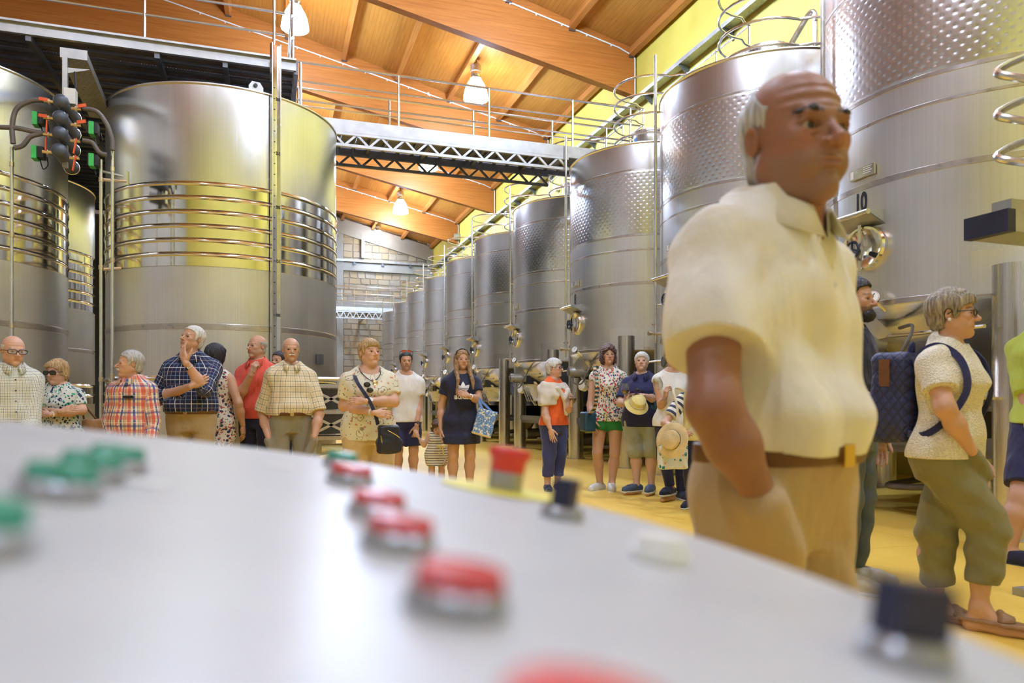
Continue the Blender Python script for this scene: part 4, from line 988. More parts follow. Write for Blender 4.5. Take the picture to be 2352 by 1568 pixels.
def hair_prims(st, t):
    P = [ell((0, .065, .145), (.328 + t, .405 + t, .362 + t))]
    if st in ('short', 'recede', 'pixie', 'bald'): P += [ell((0, .16, -.10), (.26 + t * .8, .27 + t * .7, .30)) + (.05,)]
    if st == 'pixie': P += [ell((0, -.16, .30), (.25, .24, .17)) + (.06,)]
    if st == 'bob': P += [ell((0, .08, -.10), (.36 + t * .4, .36 + t * .4, .36)) + (.08,), ell((-.08, -.20, .27), (.24, .20, .17)) + (.06,)]
    if st == 'long': P += [ell((0, .10, -.15), (.38, .36, .55)) + (.08,)]
    if st == 'curly': P += [ell((s * .22, .05, -.18), (.20, .26, .30)) + (.05,) for s in (-1, 1)] + [ell((0, .15, -.22), (.3, .3, .32)) + (.05,), ell((0, -.14, .30), (.24, .24, .16)) + (.05,)]
    return P
def hair_noise(seed, amp, fz, fx):
    r = np.random.RandomState(seed); w = [(r.uniform(.6, 1.4) * fx * r.choice([-1, 1]), r.uniform(.6, 1.4) * fx * r.choice([-1, 1]), r.uniform(.4, 1.3) * fz, r.uniform(0, 6.28)) for _ in range(7)]
    return lambda x, y, z: (amp / 2.6) * sum(np.sin(a * x + b * y + c * z + p) for a, b, c, p in w)
# ---------------------------------------------------------------- hand (metres, wrist at origin, fingers along +x, palm towards -z, thumb towards +y)
def hand_prims(curl=(.3, .3, .3, .3), thumb=(.35, .25), spread=.06, s=1.0, wr=.026):
    P = [rbox((.054, 0, 0), (.026, .021, .002), .0135) + (.012,), cone((-.010, 0, 0), (.03, 0, 0), wr * 1.0, .021) + (.012,), ell((.040, .022, -.008), (.030, .017, .014)) + (.010,), ell((.045, -.022, -.006), (.034, .014, .012)) + (.010,)]
    fl = ((.043, .026, .022), (.047, .030, .024), (.043, .028, .023), (.033, .021, .020)); fy = (.0285, .0095, -.0095, -.0275); fx = (.088, .092, .088, .081)
    for i in range(4):
        p = np.array((fx[i], fy[i], 0.)); a = curl[i] * .55; sp = spread * (1.5 - i)
        q = np.array((fx[i] - .03, fy[i] * .9, 0.)); P.append(cone(q, p, .0095, .0092))
        for j, L in enumerate(fl[i]):
            d = np.array((math.cos(a) * math.cos(sp), math.cos(a) * math.sin(sp), -math.sin(a))); e = p + d * L
            r = (.0090, .0083, .0075)[j] * (.9 if i == 3 else 1); P.append(cone(p, e, r, r * .92)); p = e; a += curl[i] * (.95, .75, .4)[j]
    t0 = np.array((.022, .026, -.006)); a, b = .95 - thumb[0] * .6, thumb[1]
    d = np.array((math.cos(a), math.sin(a) * math.cos(b), -math.sin(b) * .9)); e = t0 + d * .042; P.append(cone(t0, e, .0145, .0110))
    d2 = np.array((math.cos(a - .35), math.sin(a - .35) * math.cos(b), -math.sin(b + .25) * .9)); e2 = e + d2 * .030; P.append(cone(e, e2, .0105, .0095)); P.append(cone(e2, e2 + d2 * .020, .0095, .0080))
    if s != 1.0:
        def sc(q):
            lo, hi, f = q[:3]; return (lo * s, hi * s, lambda x, y, z: f(x / s, y / s, z / s) * s) + tuple(q[3:])
        P = [sc(q) for q in P]
    return P
def frame(x, up):
    x = Vector(x).normalized(); z = Vector(up); z = (z - x * z.dot(x)).normalized(); y = z.cross(x)
    return Matrix((x, y, z)).transposed()
def xf(P, Mx):
    A = np.array(Mx, dtype=np.float32); return P @ A[:3, :3].T + A[:3, 3]
Zt = np.array([.44, .48, .52, .56, .60, .64, .68, .72, .76, .79, .815, .835, .855])
TORSO = {'m': ([.088, .098, .100, .097, .094, .096, .101, .107, .110, .107, .094, .060, .037], [.055, .062, .066, .068, .068, .068, .069, .070, .066, .058, .046, .034, .030], [.060, .072, .072, .062, .054, .052, .056, .062, .064, .060, .050, .040, .034]),
         'f': ([.087, .104, .109, .103, .090, .085, .088, .094, .097, .094, .083, .052, .033], [.055, .062, .066, .066, .062, .062, .068, .076, .068, .054, .042, .032, .028], [.062, .076, .074, .060, .050, .048, .052, .057, .059, .056, .047, .038, .032])}
def limb_uv(P, bones, tor_u=.17, tf=None):
    """pattern coordinates: nearest bone -> (arc, length); bone None = torso"""
    best = np.full(len(P), 1e9); U = np.zeros((len(P), 3), np.float32)
    th = np.arctan2(P[:, 0], -P[:, 1]); U[:, 0] = th * tor_u; U[:, 1] = P[:, 2]; 
    rt = np.sqrt((P[:, 0] / 1.25) ** 2 + P[:, 1] ** 2) - .125; best = np.maximum(rt, -.02)
    if tf is not None: best = np.maximum(tf(P[:, 0], P[:, 1], P[:, 2]) - .006, -.02)
    for a, b, r in bones:
        a, b = np.array(a, np.float32), np.array(b, np.float32); ba = b - a; L = np.linalg.norm(ba); d = ba / L
        q = P - a; t = q @ d; c = q - t[:, None] * d; dist = np.sqrt((q - np.clip(t, 0, L)[:, None] * d) ** 2 @ np.ones(3)) - r
        e1 = np.cross(d, (0, 1, 0)); e1 = e1 / np.linalg.norm(e1); e2 = np.cross(d, e1); an = np.arctan2(c @ e1, c @ e2)
        m = dist < best; best = np.where(m, dist, best); U[m, 0] = an[m] * r * 1.1 + 3.3; U[m, 1] = -t[m] + 5.0
    return U
def ccone(a, b, r1, r2):
    """cone with a flat open end at b (sleeve, trouser leg)"""
    lo, hi, f = cone(a, b, r1, r2); a_, b_ = _v(a), _v(b); d = (b_ - a_) / (np.linalg.norm(b_ - a_) + 1e-9)
    return (lo, hi, lambda x, y, z: np.maximum(f(x, y, z), (x - b_[0]) * d[0] + (y - b_[1]) * d[1] + (z - b_[2]) * d[2]))
def eye_mesh():
    if 'eye' in _mats: return _mats['eye']
    t = NT('eye'); x, y, z = t.sep(t.coord()); r = t.math('SQRT', t.math('ADD', t.math('MULTIPLY', x, x), t.math('MULTIPLY', z, z)))
    fr = t.math('LESS_THAN', y, 0.0)
    c = t.mix(t.math('MULTIPLY', t.math('LESS_THAN', r, .50), fr), (.52, .47, .43), (.07, .035, .02)); c = t.mix(t.math('MULTIPLY', t.math('LESS_THAN', r, .23), fr), c, (.004, .004, .004))
    t.fin(c, .12); me = MB().sphere((0, 0, 0), 1.0, 16, 12).mesh('eye', t.m); _mats['eye'] = me; return me
class Person:
    def __init__(s, label, px, dep, top, turn=0, sex='m', g=1.0, belly=0.0, bust=0.0, skin='fair', hs=1.0, head=None, hair=None, res=1.0, pose=None, lean=0.0, group=None, cat='person', seed=0, hipw=1.0, sw=1.0):
        s.lab = label; s.dep = dep; s.sex = sex; s.g = g; s.seed = seed; s.res = res
        p = pix(px, HZ, dep=dep); s.H = H_ = CH + (HZ - top) / FPX * dep
        s.root = empty('person', (p.x, p.y, 0), -math.atan2(p.x, p.y) + math.radians(turn)); tag(s.root, label, cat, group)
        s.inv = (Matrix.Translation(s.root.location) @ Matrix.Rotation(s.root.rotation_euler.z, 4, 'Z')).inverted()
        s.rot = Matrix.Rotation(s.root.rotation_euler.z, 3, 'Z').inverted()
        w, f, b = [np.array(q) * H_ for q in TORSO[sex]]
        bl = np.exp(-((Zt - .585) / .055) ** 2) * belly * H_; bu = np.exp(-((Zt - .715) / .035) ** 2) * bust * H_
        gz = np.where(Zt < .80, g, 1 + (g - 1) * .5); hp = 1 + (hipw - 1) * np.exp(-((Zt - .51) / .06) ** 2); shw = 1 + (sw - 1) * np.exp(-((Zt - .79) / .06) ** 2)
        s.tw, s.tf, s.tb = w * gz * hp * shw + bl * .45, f * gz + bl + bu, b * gz * hp
        s.lean = lean; s.yo = -lean * np.clip((Zt - .52) / .33, 0, 1) * H_
        yt = float(s.yo[-1]); s.yt = yt
        s.J = {}
        for k, q in (('L', 1), ('R', -1)):
            s.J['sh' + k] = np.array((q * .100 * H_ * (1 + (g - 1) * .6) * sw, yt * .9 + .004 * H_, .775 * H_)); s.J['hip' + k] = np.array((q * .054 * H_ * g * hipw, 0, .505 * H_))
            s.J['kn' + k] = np.array((q * .058 * H_ * g, -.008 * H_, .283 * H_)); s.J['an' + k] = np.array((q * .058 * H_ * g, .012 * H_, .045 * H_)); s.J['fy' + k] = q * 9.0
            s.J['el' + k] = np.array((q * .150 * H_ * g, .015 * H_, .635 * H_)); s.J['wr' + k] = np.array((q * .155 * H_ * g, -.035 * H_, .49 * H_))
            s.J['hd' + k] = np.array((0, -.08, -1.)); s.J['up' + k] = np.array((q * 1., .1, 0)); s.J['cu' + k] = (.35, .38, .42, .45); s.J['th' + k] = (.4, .3)
        for k, v in (pose or {}).items():
            if k[:2] in ('el', 'wr', 'kn', 'an', 'hi', 'sh'): s.J[k] = np.array(s.L(*v))
            elif k[:2] in ('hd', 'up'): s.J[k] = np.array(s.V(*v))
            else: s.J[k] = v
        s.limb = {'ua': (.0345, .0265), 'fa': (.0262, .0165), 'th': (.054, .0345), 'ca': (.0335, .0215)} if sex == 'm' else {'ua': (.0310, .0240), 'fa': (.0240, .0150), 'th': (.056, .0345), 'ca': (.0335, .0205)}
        s.lg = 1 + (g - 1) * .6
        s.sk = SK[skin]; s.hp = dict(fem=1.0 if sex == 'f' else 0.0, age=.8); s.hp.update(head or {}); s.hair = hair
        hh = .132 * H_ * hs; s.hh = hh; piv = Vector((0, yt + .002 * H_, H_ - hh * .80)); hp_ = s.hp
        R = Matrix.Rotation(math.radians(hp_.get('yaw', 0)), 4, 'Z') @ Matrix.Rotation(math.radians(-hp_.get('pitch', 0)), 4, 'X') @ Matrix.Rotation(math.radians(hp_.get('roll', 0)), 4, 'Y')
        s.HM = Matrix.Translation(piv) @ R @ Matrix.Translation(Vector((0, -.07 * hh, .30 * hh))) @ Matrix.Diagonal((hh, hh, hh, 1))
        if hp_.get('fwd'): s.HM = Matrix.Translation((0, -hp_['fwd'], 0)) @ s.HM
    def L(s, px, py, dd=0.0): return s.inv @ pix(px, py, dep=s.dep - dd)       # pixel (dd metres nearer than the body) -> local
    def V(s, r, u, c): return s.rot @ Vector((CO * r - SI * c, -SI * r - CO * c, u))   # right / up / to camera -> local
    def W(s, v): return s.inv.inverted() @ Vector(v)
    def torso(s, ease, z0=.44, z1=.855, hem=None):
        H_ = s.H; Z = Zt[(Zt >= z0) & (Zt <= z1)]; m = (Zt >= z0) & (Zt <= z1)
        w, f, b, yo = [list(q[m]) for q in (s.tw + ease, s.tf + ease, s.tb + ease, s.yo)]; Z = list(Z * H_)
        if hem is not None:                       # continue downwards: list of (z fraction, half width, front, back) in H
            for z, a, c, d in hem: Z.insert(0, z * H_); w.insert(0, a * H_); f.insert(0, c * H_); b.insert(0, d * H_); yo.insert(0, 0)
        return loft(Z, w, f, b, None, yo)
    def body(s):
        H_, J, lm, r = s.H, s.J, s.limb, s.lg; h = .0095 * s.res; P = [s.torso(-.004) + (.03,)]
        for q_ in (-1, 1): P.append(cone((0, s.yt + .010 * H_, .845 * H_), (q_ * .085 * H_ * r, s.yt + .008 * H_, .790 * H_), .034 * H_, .030 * H_) + (.03,))
        for k in 'LR':
            sh, el, wr, hi, kn, an = [J[q + k] for q in ('sh', 'el', 'wr', 'hip', 'kn', 'an')]
            P += [cone(sh, el, lm['ua'][0] * H_ * r, lm['ua'][1] * H_ * r), cone(el, el * .62 + wr * .38, lm['ua'][1] * .97 * H_ * r, lm['fa'][0] * H_ * r), cone(el * .62 + wr * .38, wr, lm['fa'][0] * H_ * r, lm['fa'][1] * H_)]
            P += [cone(hi, kn, lm['th'][0] * H_ * r, lm['th'][1] * H_ * r), cone(kn, kn * .68 + an * .32 + np.array((0, .012 * H_, 0)), lm['th'][1] * .95 * H_ * r, lm['ca'][0] * 1.05 * H_ * r), cone(kn * .68 + an * .32 + np.array((0, .012 * H_, 0)), an, lm['ca'][0] * 1.05 * H_ * r, lm['ca'][1] * H_)]
            fd = s.foot_dir(k); toe = an + fd * .115 * H_; toe[2] = .016 * H_; heel = an - fd * .02 * H_; heel[2] = .018 * H_
            P += [cone(an, heel, lm['ca'][1] * H_, .020 * H_), cone(heel, toe, .020 * H_, .016 * H_), cone(an, toe * .6 + heel * .4, .019 * H_, .020 * H_)]
        PS, FS = [], []; p, f = solid(P, h, .03); o = 0
        def put(p, f):
            nonlocal o; PS.append(p); FS.append(f + o); o += len(p)
        put(p, f); cols = [np.tile(np.array((*s.sk, 1.0)), (len(p), 1))]
        # head
        hP, hS, hE = head_sdf(s.hp); hh = s.hh; wr_ = .0035 * s.hp.get('age', .6); p, f = solid(hP, .0036 / hh * min(1, s.res * 1.1), .06, subs=hS + hE, ks=.016, pad=.06, disp=lambda x, y, z: wr_ * np.sin(z * 75 + 6 * x * x) * np.clip((z - .10) / .05, 0, 1) * np.clip((.36 - z) / .08, 0, 1) * np.clip((-.12 - y) / .1, 0, 1), cuts=[lambda x, y, z: -.74 - z])
        c = np.tile(np.array(s.sk), (len(p), 1)); x, y, z = p.T
        def mixc(m, col): c[:] = c * (1 - m[:, None]) + np.array(col) * m[:, None]
        lip = np.clip(1 - np.maximum(np.abs(x) / .098, np.abs(z + .255) / .042) ** 3, 0, 1) * (y < -.325); mixc(lip * .55, (.40, .10, .08))
        mixc(np.exp(-(((np.abs(x) - .17) / .08) ** 2 + ((z + .11) / .09) ** 2)) * (y < -.1) * .22, (.62, .20, .14)); mixc(np.exp(-((x / .05) ** 2 + ((z + .13) / .05) ** 2)) * (y < -.36) * .25, (.62, .20, .15))
        bc = s.hp.get('brow', (.05, .03, .02)); zb = .088 + .016 * np.cos((np.abs(x) - .15) * 14); br = np.clip(1.6 - np.abs(z - zb) / .015, 0, 1) * ((np.abs(x) > .055) & (np.abs(x) < .225) & (y < -.2)); mixc(br * s.hp.get('browk', .75), bc)
        ln = np.clip(1.4 - np.abs(np.sqrt(((np.abs(x) - .135) / .062) ** 2 + ((z + .003) / .03) ** 2) - 1) * 4, 0, 1) * (y < -.24); mixc(ln * .4, (.12, .05, .03))
        if s.hp.get('stubble'): mixc(np.clip((-.14 - z) / .06, 0, 1) * np.clip((-.02 - y) / .1, 0, 1) * (z > -.5) * s.hp['stubble'], s.hp.get('beardc', (.10, .08, .07)))
        put(xf(p, s.HM), f); cols.append(np.concatenate([c, np.ones((len(c), 1))], 1))
        # hands
        for k in 'LR':
            if k in J.get('nohand', ''): continue
            sc = H_ / 1.70 * (1.0 if s.sex == 'm' else .93) * J.get('hsc', 1.0); p, f = solid(hand_prims(J['cu' + k], J['th' + k], J.get('sp' + k, .05), sc, lm['fa'][1] * H_ / sc), .0042 * s.res, .006, pad=.02)
            if k == 'L': p[:, 1] *= -1; f = f[:, ::-1]
            m = frame(J['hd' + k], J['up' + k]).to_4x4(); m.translation = Vector(J['wr' + k]); s.J['hm' + k] = m
            put(xf(p, m), f); cols.append(np.tile(np.array((*s.sk, 1.0)), (len(p), 1)))
        nobj('body', np.concatenate(PS), np.concatenate(FS), M['skin'], s.root, {'Col': ('FLOAT_COLOR', np.concatenate(cols))})
        for q in (-1, 1):
            e = share('eye', eye_mesh(), s.root, s.HM @ Matrix.Translation((q * .135, -.272, -.004)) @ Matrix.Rotation(math.radians(s.hp.get('gaze', 0)), 4, 'Z') @ Matrix.Diagonal((.058, .058, .058, 1)))
        if s.hair: s.do_hair()
        return s
    def foot_dir(s, k):
        a = math.radians(s.J['fy' + k]); return np.array((math.sin(a), -math.cos(a), 0.))
    def do_hair(s):
        st, col, t = s.hair[:3]; opt = s.hair[3] if len(s.hair) > 3 else {}
        cuts = []
        if st == 'bald': cuts = [zline(HL['recede']), lambda x, y, z: (z - (.20 + .95 * np.clip(y + .06, 0, 1) * opt.get('up', 0))) * .8]
        else: cuts = [zline(opt.get('line', HL[st]))]
        if st in ('bob', 'long', 'curly'): 
            fc = ell(opt.get('face', (0, -.44, -.16)), opt.get('facer', (.26, .36, .40))); cuts.append(lambda x, y, z: -fc[2](x, y, z))
        if st in ('short', 'recede', 'bald', 'pixie'):
            for q in (-1, 1):
                en = ell((q * .36, .05, -.03), (.10, .085, .125)); cuts.append(lambda x, y, z, en=en: -en[2](x, y, z))
        amp = {'curly': .05, 'long': .022, 'bob': .018, 'pixie': .010}.get(st, .006); fz, fx = (26, 26) if st == 'curly' else (9, 48)
        P = hair_prims(st, t); P += opt.get('extra', [])
        p, f = solid(P, (.005 if s.res >= 1 else .0038) / s.hh, .06, cuts=cuts, disp=hair_noise(s.seed + 5, amp, fz, fx), pad=.06)
        o = nobj('hair', xf(p, s.HM), f, hairm(col), s.root); return o
    def facial(s, kind, col='white'):
        if kind == 'brows': P = [cone((q * .055, -.350, .078), (q * .14, -.350, .100), .014, .020) for q in (-1, 1)] + [cone((q * .14, -.350, .100), (q * .225, -.285, .080), .020, .010) for q in (-1, 1)]
        elif kind == 'moustache': P = [cone((0, -.415, -.195), (q * .075, -.395, -.212), .028, .028) for q in (-1, 1)] + [cone((q * .075, -.395, -.212), (q * .135, -.335, -.255), .028, .012) for q in (-1, 1)]
        else: P = [ell((0, -.27, -.36), (.20, .17, .16)), cone((-.24, -.02, -.15), (-.1, -.25, -.38), .07, .08), cone((.24, -.02, -.15), (.1, -.25, -.38), .07, .08)]
        p, f = solid(P, .0036 / s.hh, .03, disp=hair_noise(9, .008, 40, 60), pad=.04); nobj(kind, xf(p, s.HM), f, hairm(col), s.root)
    def glasses(s, mat, lens, w=.125, h=.065, z=0.0, y=-.415, x=.152, up=0.0, name='glasses', tilt=0.0):
        T = s.HM @ Matrix.Translation((0, 0, up)) @ Matrix.Rotation(tilt, 4, 'X')
        m = MB(); lm = MB()
        for q in (-1, 1):
            pts = []
            for i in range(20):
                a = 2 * math.pi * i / 20; c_, s_ = math.cos(a), math.sin(a); pts.append(Vector((q * x + w * math.copysign(abs(c_) ** .6, c_), y + .03 * abs(q * x + w * c_) / .27, z + h * math.copysign(abs(s_) ** .6, s_))))
            m.tube([T @ p for p in pts], .0135 * s.hh, 6, True); lm.add([T @ p for p in pts], [tuple(range(20))])
            m.tube([T @ Vector(p) for p in ((q * (x + w), y + .03, z + .03), (q * .345, y + .1, z + .03), (q * .35, .0, z + .02), (q * .345, .10, z - .04))], .012 * s.hh, 6)
        m.tube([T @ Vector(p) for p in ((-x + w, y, z + .02), (0, y - .015, z + .03), (x - w, y, z + .02))], .012 * s.hh, 6)
        g = m.build(name, mat, s.root); lm.build('lens', lens, g, 0)
        return g
    # ------------------------------------------------------------ clothes
    def top(s, mat, sleeve=.62, hem=.50, ease=.012, neck='crew', name='shirt', fold=.0045, sl_r=.010, sleeve2=None, flare=None, h=None, nk=1.0, sleeves='LR', sl_ease=0.0, cut_off=0.0, over=.026, tilt=0.0):
        H_, J, lm, r = s.H, s.J, s.limb, s.lg; h = h or .0085 * s.res
        P = [s.torso(ease, .44, .855, flare) + (.03,)]; bones = []
        for q_ in (-1, 1): P.append(cone((0, s.yt + .010 * H_, .845 * H_), (q_ * .085 * H_ * r, s.yt + .008 * H_, .790 * H_), .034 * H_ + ease * .7, .030 * H_ + ease * .7) + (.03,))
        for k in sleeves:
            sh, el, wr = J['sh' + k], J['el' + k], J['wr' + k]
            if sleeve > 0:
                e = sh + (el - sh) * min(sleeve, 1.0); r0, r1 = lm['ua'][0] * H_ * r + sl_r, lm['ua'][1] * H_ * r + sl_r + .006 + sl_ease
                P.append((ccone if sleeve < 1 else cone)(sh, e, r0, r0 + (r1 - r0) * .6 if sleeve < 1 else r1) + (.035,)); bones.append((sh, el, r0))
                if sleeve >= 1 and sleeve2:
                    e2 = el + (wr - el) * sleeve2; P.append(ccone(el, e2, r1, lm['fa'][1] * H_ + sl_r + .010) + (.02,)); bones.append((el, wr, r1))
            else: P.append(cone(sh, sh + (el - sh) * .08, lm['ua'][0] * H_ * .95, lm['ua'][0] * H_ * .9) + (.03,))
        if hem < .535:
            for k in 'LR': P.append(cone(J['hip' + k], J['hip' + k] * .62 + J['kn' + k] * .38, lm['th'][0] * H_ * r + over, lm['th'][0] * H_ * r * .92 + over) + (.03,))
        zh = hem if flare is None else flare[-1][0]
        yt = s.yt; S = []
        if neck == 'crew': S = [ell((0, yt - .010 * H_, .862 * H_), (.050 * H_ * nk, .052 * H_ * nk, .036 * H_ * nk))]
        elif neck == 'scoop': S = [ell((0, yt - .025 * H_, .862 * H_), (.066 * H_ * nk, .060 * H_ * nk, .056 * H_ * nk))]
        elif neck == 'v': S = [ell((0, yt - .010 * H_, .866 * H_), (.052 * H_, .052 * H_, .034 * H_)), cone((0, yt - .075 * H_, .85 * H_), (0, yt - .095 * H_, .762 * H_), .036 * H_, .004 * H_)]
        elif neck == 'collar': S = [ell((0, yt - .008 * H_, .866 * H_), (.044 * H_ * nk, .046 * H_ * nk, .030 * H_)), cone((0, yt - .065 * H_, .85 * H_), (0, yt - .085 * H_, .79 * H_), .020 * H_, .003 * H_)]
        cuts = [lambda x, y, z: zh * H_ - z + tilt * y]
        if sleeves == 'LR' and sleeve == 0 or cut_off:
            for k, q in (('L', 1), ('R', -1)): cuts.append(lambda x, y, z, q=q: np.where(z > .70 * H_, q * x - (.100 + cut_off) * H_ * r, -1.))
        fd = folds(s.seed + 1, fold)
        p, f = solid(P, h, .03, cuts=cuts, subs=S, ks=.006, disp=fd)
        return nobj(name, p, f, mat, s.root, {'pat': ('FLOAT_VECTOR', limb_uv(p, bones, tf=P[0][2]))})
    def collar(s, mat, open_=.35, rise=.028, fall=.036, name='collar', rk=1.0):
        H_, yt = s.H, s.yt; n = 26; vs = []; rad = .044 * H_ * rk
        for i in range(n + 1):
            a = open_ + (2 * math.pi - 2 * open_) * i / n; sx, cy = math.sin(a), -math.cos(a); fr = max(0, -cy)      # a=0 is the front
            zb = .838 * H_ - .026 * H_ * fr ** 1.5; y0 = yt - .004 * H_ - .018 * H_ * fr
            vs += [(sx * rad, y0 + cy * rad * 1.05, zb - .012 * H_), (sx * (rad - .001), y0 + cy * rad * 1.0, zb + rise * H_ * .85 * (1 - .35 * fr)), (sx * (rad + .006), y0 + cy * (rad * 1.0 + .006), zb + rise * H_ * (1 - .35 * fr)),
                   (sx * (rad + .012 + .020 * H_ * .6), y0 + cy * (rad * 1.02 + .016) - .012 * H_ * fr, zb - (fall - rise) * H_ - .012 * H_ * fr)]
        fs = [(4 * i + j, 4 * i + 4 + j, 4 * i + 5 + j, 4 * i + 1 + j) for i in range(n) for j in range(3)]
        m = MB().add(vs, fs); me = m.mesh(name, mat, 70)
        at = me.attributes.new('pat', 'FLOAT_VECTOR', 'POINT')
        at.data.foreach_set('vector', np.array([(math.atan2(v[0], -v[1]) * .08, v[2], 0) for v in vs], np.float32).ravel())
        o = bpy.data.objects.new(name, me); COL.objects.link(o); o.parent = s.root
        sm = o.modifiers.new('thick', 'SOLIDIFY'); sm.thickness = .003; return o
    def buttons(s, mat, z0, z1, n, x=0.0, r=.005):
        bv = s.bvh('shirt')
        for i in range(n):
            z = z0 + (z1 - z0) * i / max(1, n - 1); hit = bv.ray_cast(Vector((x, -1.0, z * s.H)), Vector((0, 1, 0)))[0]
            if hit: MB().cyl(hit + Vector((0, -.004, 0)), hit + Vector((0, .001, 0)), r, 10).build('button', mat, s.root)
    def bvh(s, name):
        for c in s.root.children:
            if c.name.split('.')[0] == name: me = c.data; return BVHTree.FromPolygons([v.co for v in me.vertices], [tuple(q.vertices) for q in me.polygons])
    def belt(s, mat, z=.565, w=.020, ease=.014, buckle=True):
        H_ = s.H; p, f = solid([s.torso(ease)], .008 * s.res, .02, cuts=[lambda x, y, z_: np.abs(z_ - z * H_) - w / 2 * H_])
        o = nobj('belt', p, f, mat, s.root)
        if buckle:
            q = p[(np.abs(p[:, 0]) < .02)]; y = q[:, 1].min() if len(q) else -.15
            MB().box((.0, y + .003, z * H_), (.034, .008, w * H_ * 1.05)).build('buckle', M['gold'], o)
        return o
    def bottoms(s, mat, cuff=1.97, waist=.575, ease=.003, loose=.012, name='trousers', cuff_r=None, fold=.004, turnup=None, extra=()):
        """cuff: 0..1 above the knee, 1..2 below it"""
        H_, J, lm, r = s.H, s.J, s.limb, s.lg; P = [s.torso(ease, .44, .68) + (.02,)] + list(extra); bones = []
        for k in 'LR':
            hi, kn, an = J['hip' + k], J['kn' + k], J['an' + k]; a, b = lm['th'][0] * H_ * r + loose, lm['th'][1] * H_ * r + loose * 1.3
            if cuff < 1: 
                e = hi + (kn - hi) * cuff; P.append(ccone(hi, e, a, cuff_r or (a + (b - a) * cuff + loose * .6)) + (.03,))
            else:
                P.append(cone(hi, kn, a, b) + (.03,)); e = kn + (an - kn) * (cuff - 1); P.append(ccone(kn, e, b, cuff_r or lm['ca'][1] * H_ * 1.25 + loose) + (.02,)); bones.append((kn, an, b))
            bones.append((hi, kn, a))
        p, f = solid(P, .009 * s.res, .03, cuts=[lambda x, y, z: z - waist * H_], disp=lambda x, y, z, fq=folds(s.seed + 2, fold, (8, 8, 10)): fq(x, y, z) * np.clip((.50 * H_ - z) / (.06 * H_), 0, 1))
        o = nobj(name, p, f, mat, s.root, {'pat': ('FLOAT_VECTOR', limb_uv(p, bones))})
        if turnup:
            for k in 'LR':
                hi, kn, an = J['hip' + k], J['kn' + k], J['an' + k]; e = (hi + (kn - hi) * cuff) if cuff < 1 else kn + (an - kn) * (cuff - 1); d = (an - hi) / np.linalg.norm(an - hi)
                rr = (cuff_r or lm['th'][1] * H_ * r + loose * 1.6) + .006
                p2, f2 = solid([ccone(e - d * .05, e + d * .003, rr, rr)], .008, .01, cuts=[lambda x, y, z, e=e, d=d: -((x - e[0]) * d[0] + (y - e[1]) * d[1] + (z - e[2]) * d[2]) - .045]); nobj('turn_up', p2, f2, mat, s.root)
        return o
    def shoes(s, mat, sole, kind='shoe', h=.0065):
        H_ = s.H
        for k in 'LR':
            an, fd = s.J['an' + k], s.foot_dir(k); z0 = an[2] - .045 * H_
            hl = an - fd * .030 * H_; hl[2] = z0 + .026 * H_; bl = an + fd * .068 * H_; bl[2] = z0 + .024 * H_; te = an + fd * .112 * H_; te[2] = z0 + .020 * H_
            if kind == 'sandal': P = [cone(an + fd * .05 * H_ + np.array((0, 0, -.012 * H_)), an + fd * .06 * H_ + np.array((0, 0, -.03 * H_)), .012 * H_, .028 * H_)]; cz = z0 + .02
            else: P = [cone(hl, bl, .026 * H_, .029 * H_), cone(bl, te, .029 * H_, .022 * H_), cone(an + np.array((0, 0, .0)), an * .5 + bl * .5, .026 * H_, .026 * H_)]; cz = z0 + .016
            p, f = solid(P, h * s.res, .02, cuts=[lambda x, y, z: cz - z, lambda x, y, z: z - (an[2] + .012 * H_)], disp=folds(s.seed + 3, .0015, (20, 20, 20)))
            o = nobj(kind, p, f, mat, s.root)
            hl[2] = bl[2] = te[2] = z0; P = [cone(hl, bl, .027 * H_, .031 * H_), cone(bl, te, .031 * H_, .023 * H_)]
            p, f = solid(P, h * s.res, .02, cuts=[lambda x, y, z: z0 + .001 - z, lambda x, y, z: z - z0 - .020]); nobj('sole', p, f, sole, o)
            if kind == 'shoe':
                m = MB()
                for i in range(3):
                    c = an + fd * (.030 + .017 * i) * H_; sd = np.array((-fd[1], fd[0], 0)); z = an[2] - .004 * H_ - .006 * H_ * i
                    m.tube([Vector(c + sd * .018 + np.array((0, 0, z - c[2] - .004))), Vector(c + np.array((0, 0, z - c[2] + .006))), Vector(c - sd * .018 + np.array((0, 0, z - c[2] - .004)))], .003, 5)
                m.build('laces', sole, o)
    def bracelet(s, k, mat, f=.10, r=None, t=.006, name='bracelet', dial=None):
        wr, el = s.J['wr' + k], s.J['el' + k]; c = Vector(wr + (el - wr) * f); d = Vector(el - wr).normalized(); m = frame(d, s.J['up' + k]); r = r or s.limb['fa'][1] * s.H * 1.08
        pts = [c + m @ Vector((0, r * math.cos(a), r * math.sin(a))) for a in [2 * math.pi * i / 20 for i in range(20)]]
        o = MB().tube(pts, t, 6, True).build(name, mat, s.root)
        if dial: 
            u = m @ Vector((0, 0, 1)); MB().cyl(c + u * (r - .002), c + u * (r + .008), .017, 16).build('watch_case', mat, o); MB().cyl(c + u * (r + .0082), c + u * (r + .009), .0135, 16).build('watch_face', dial, o)
        return o
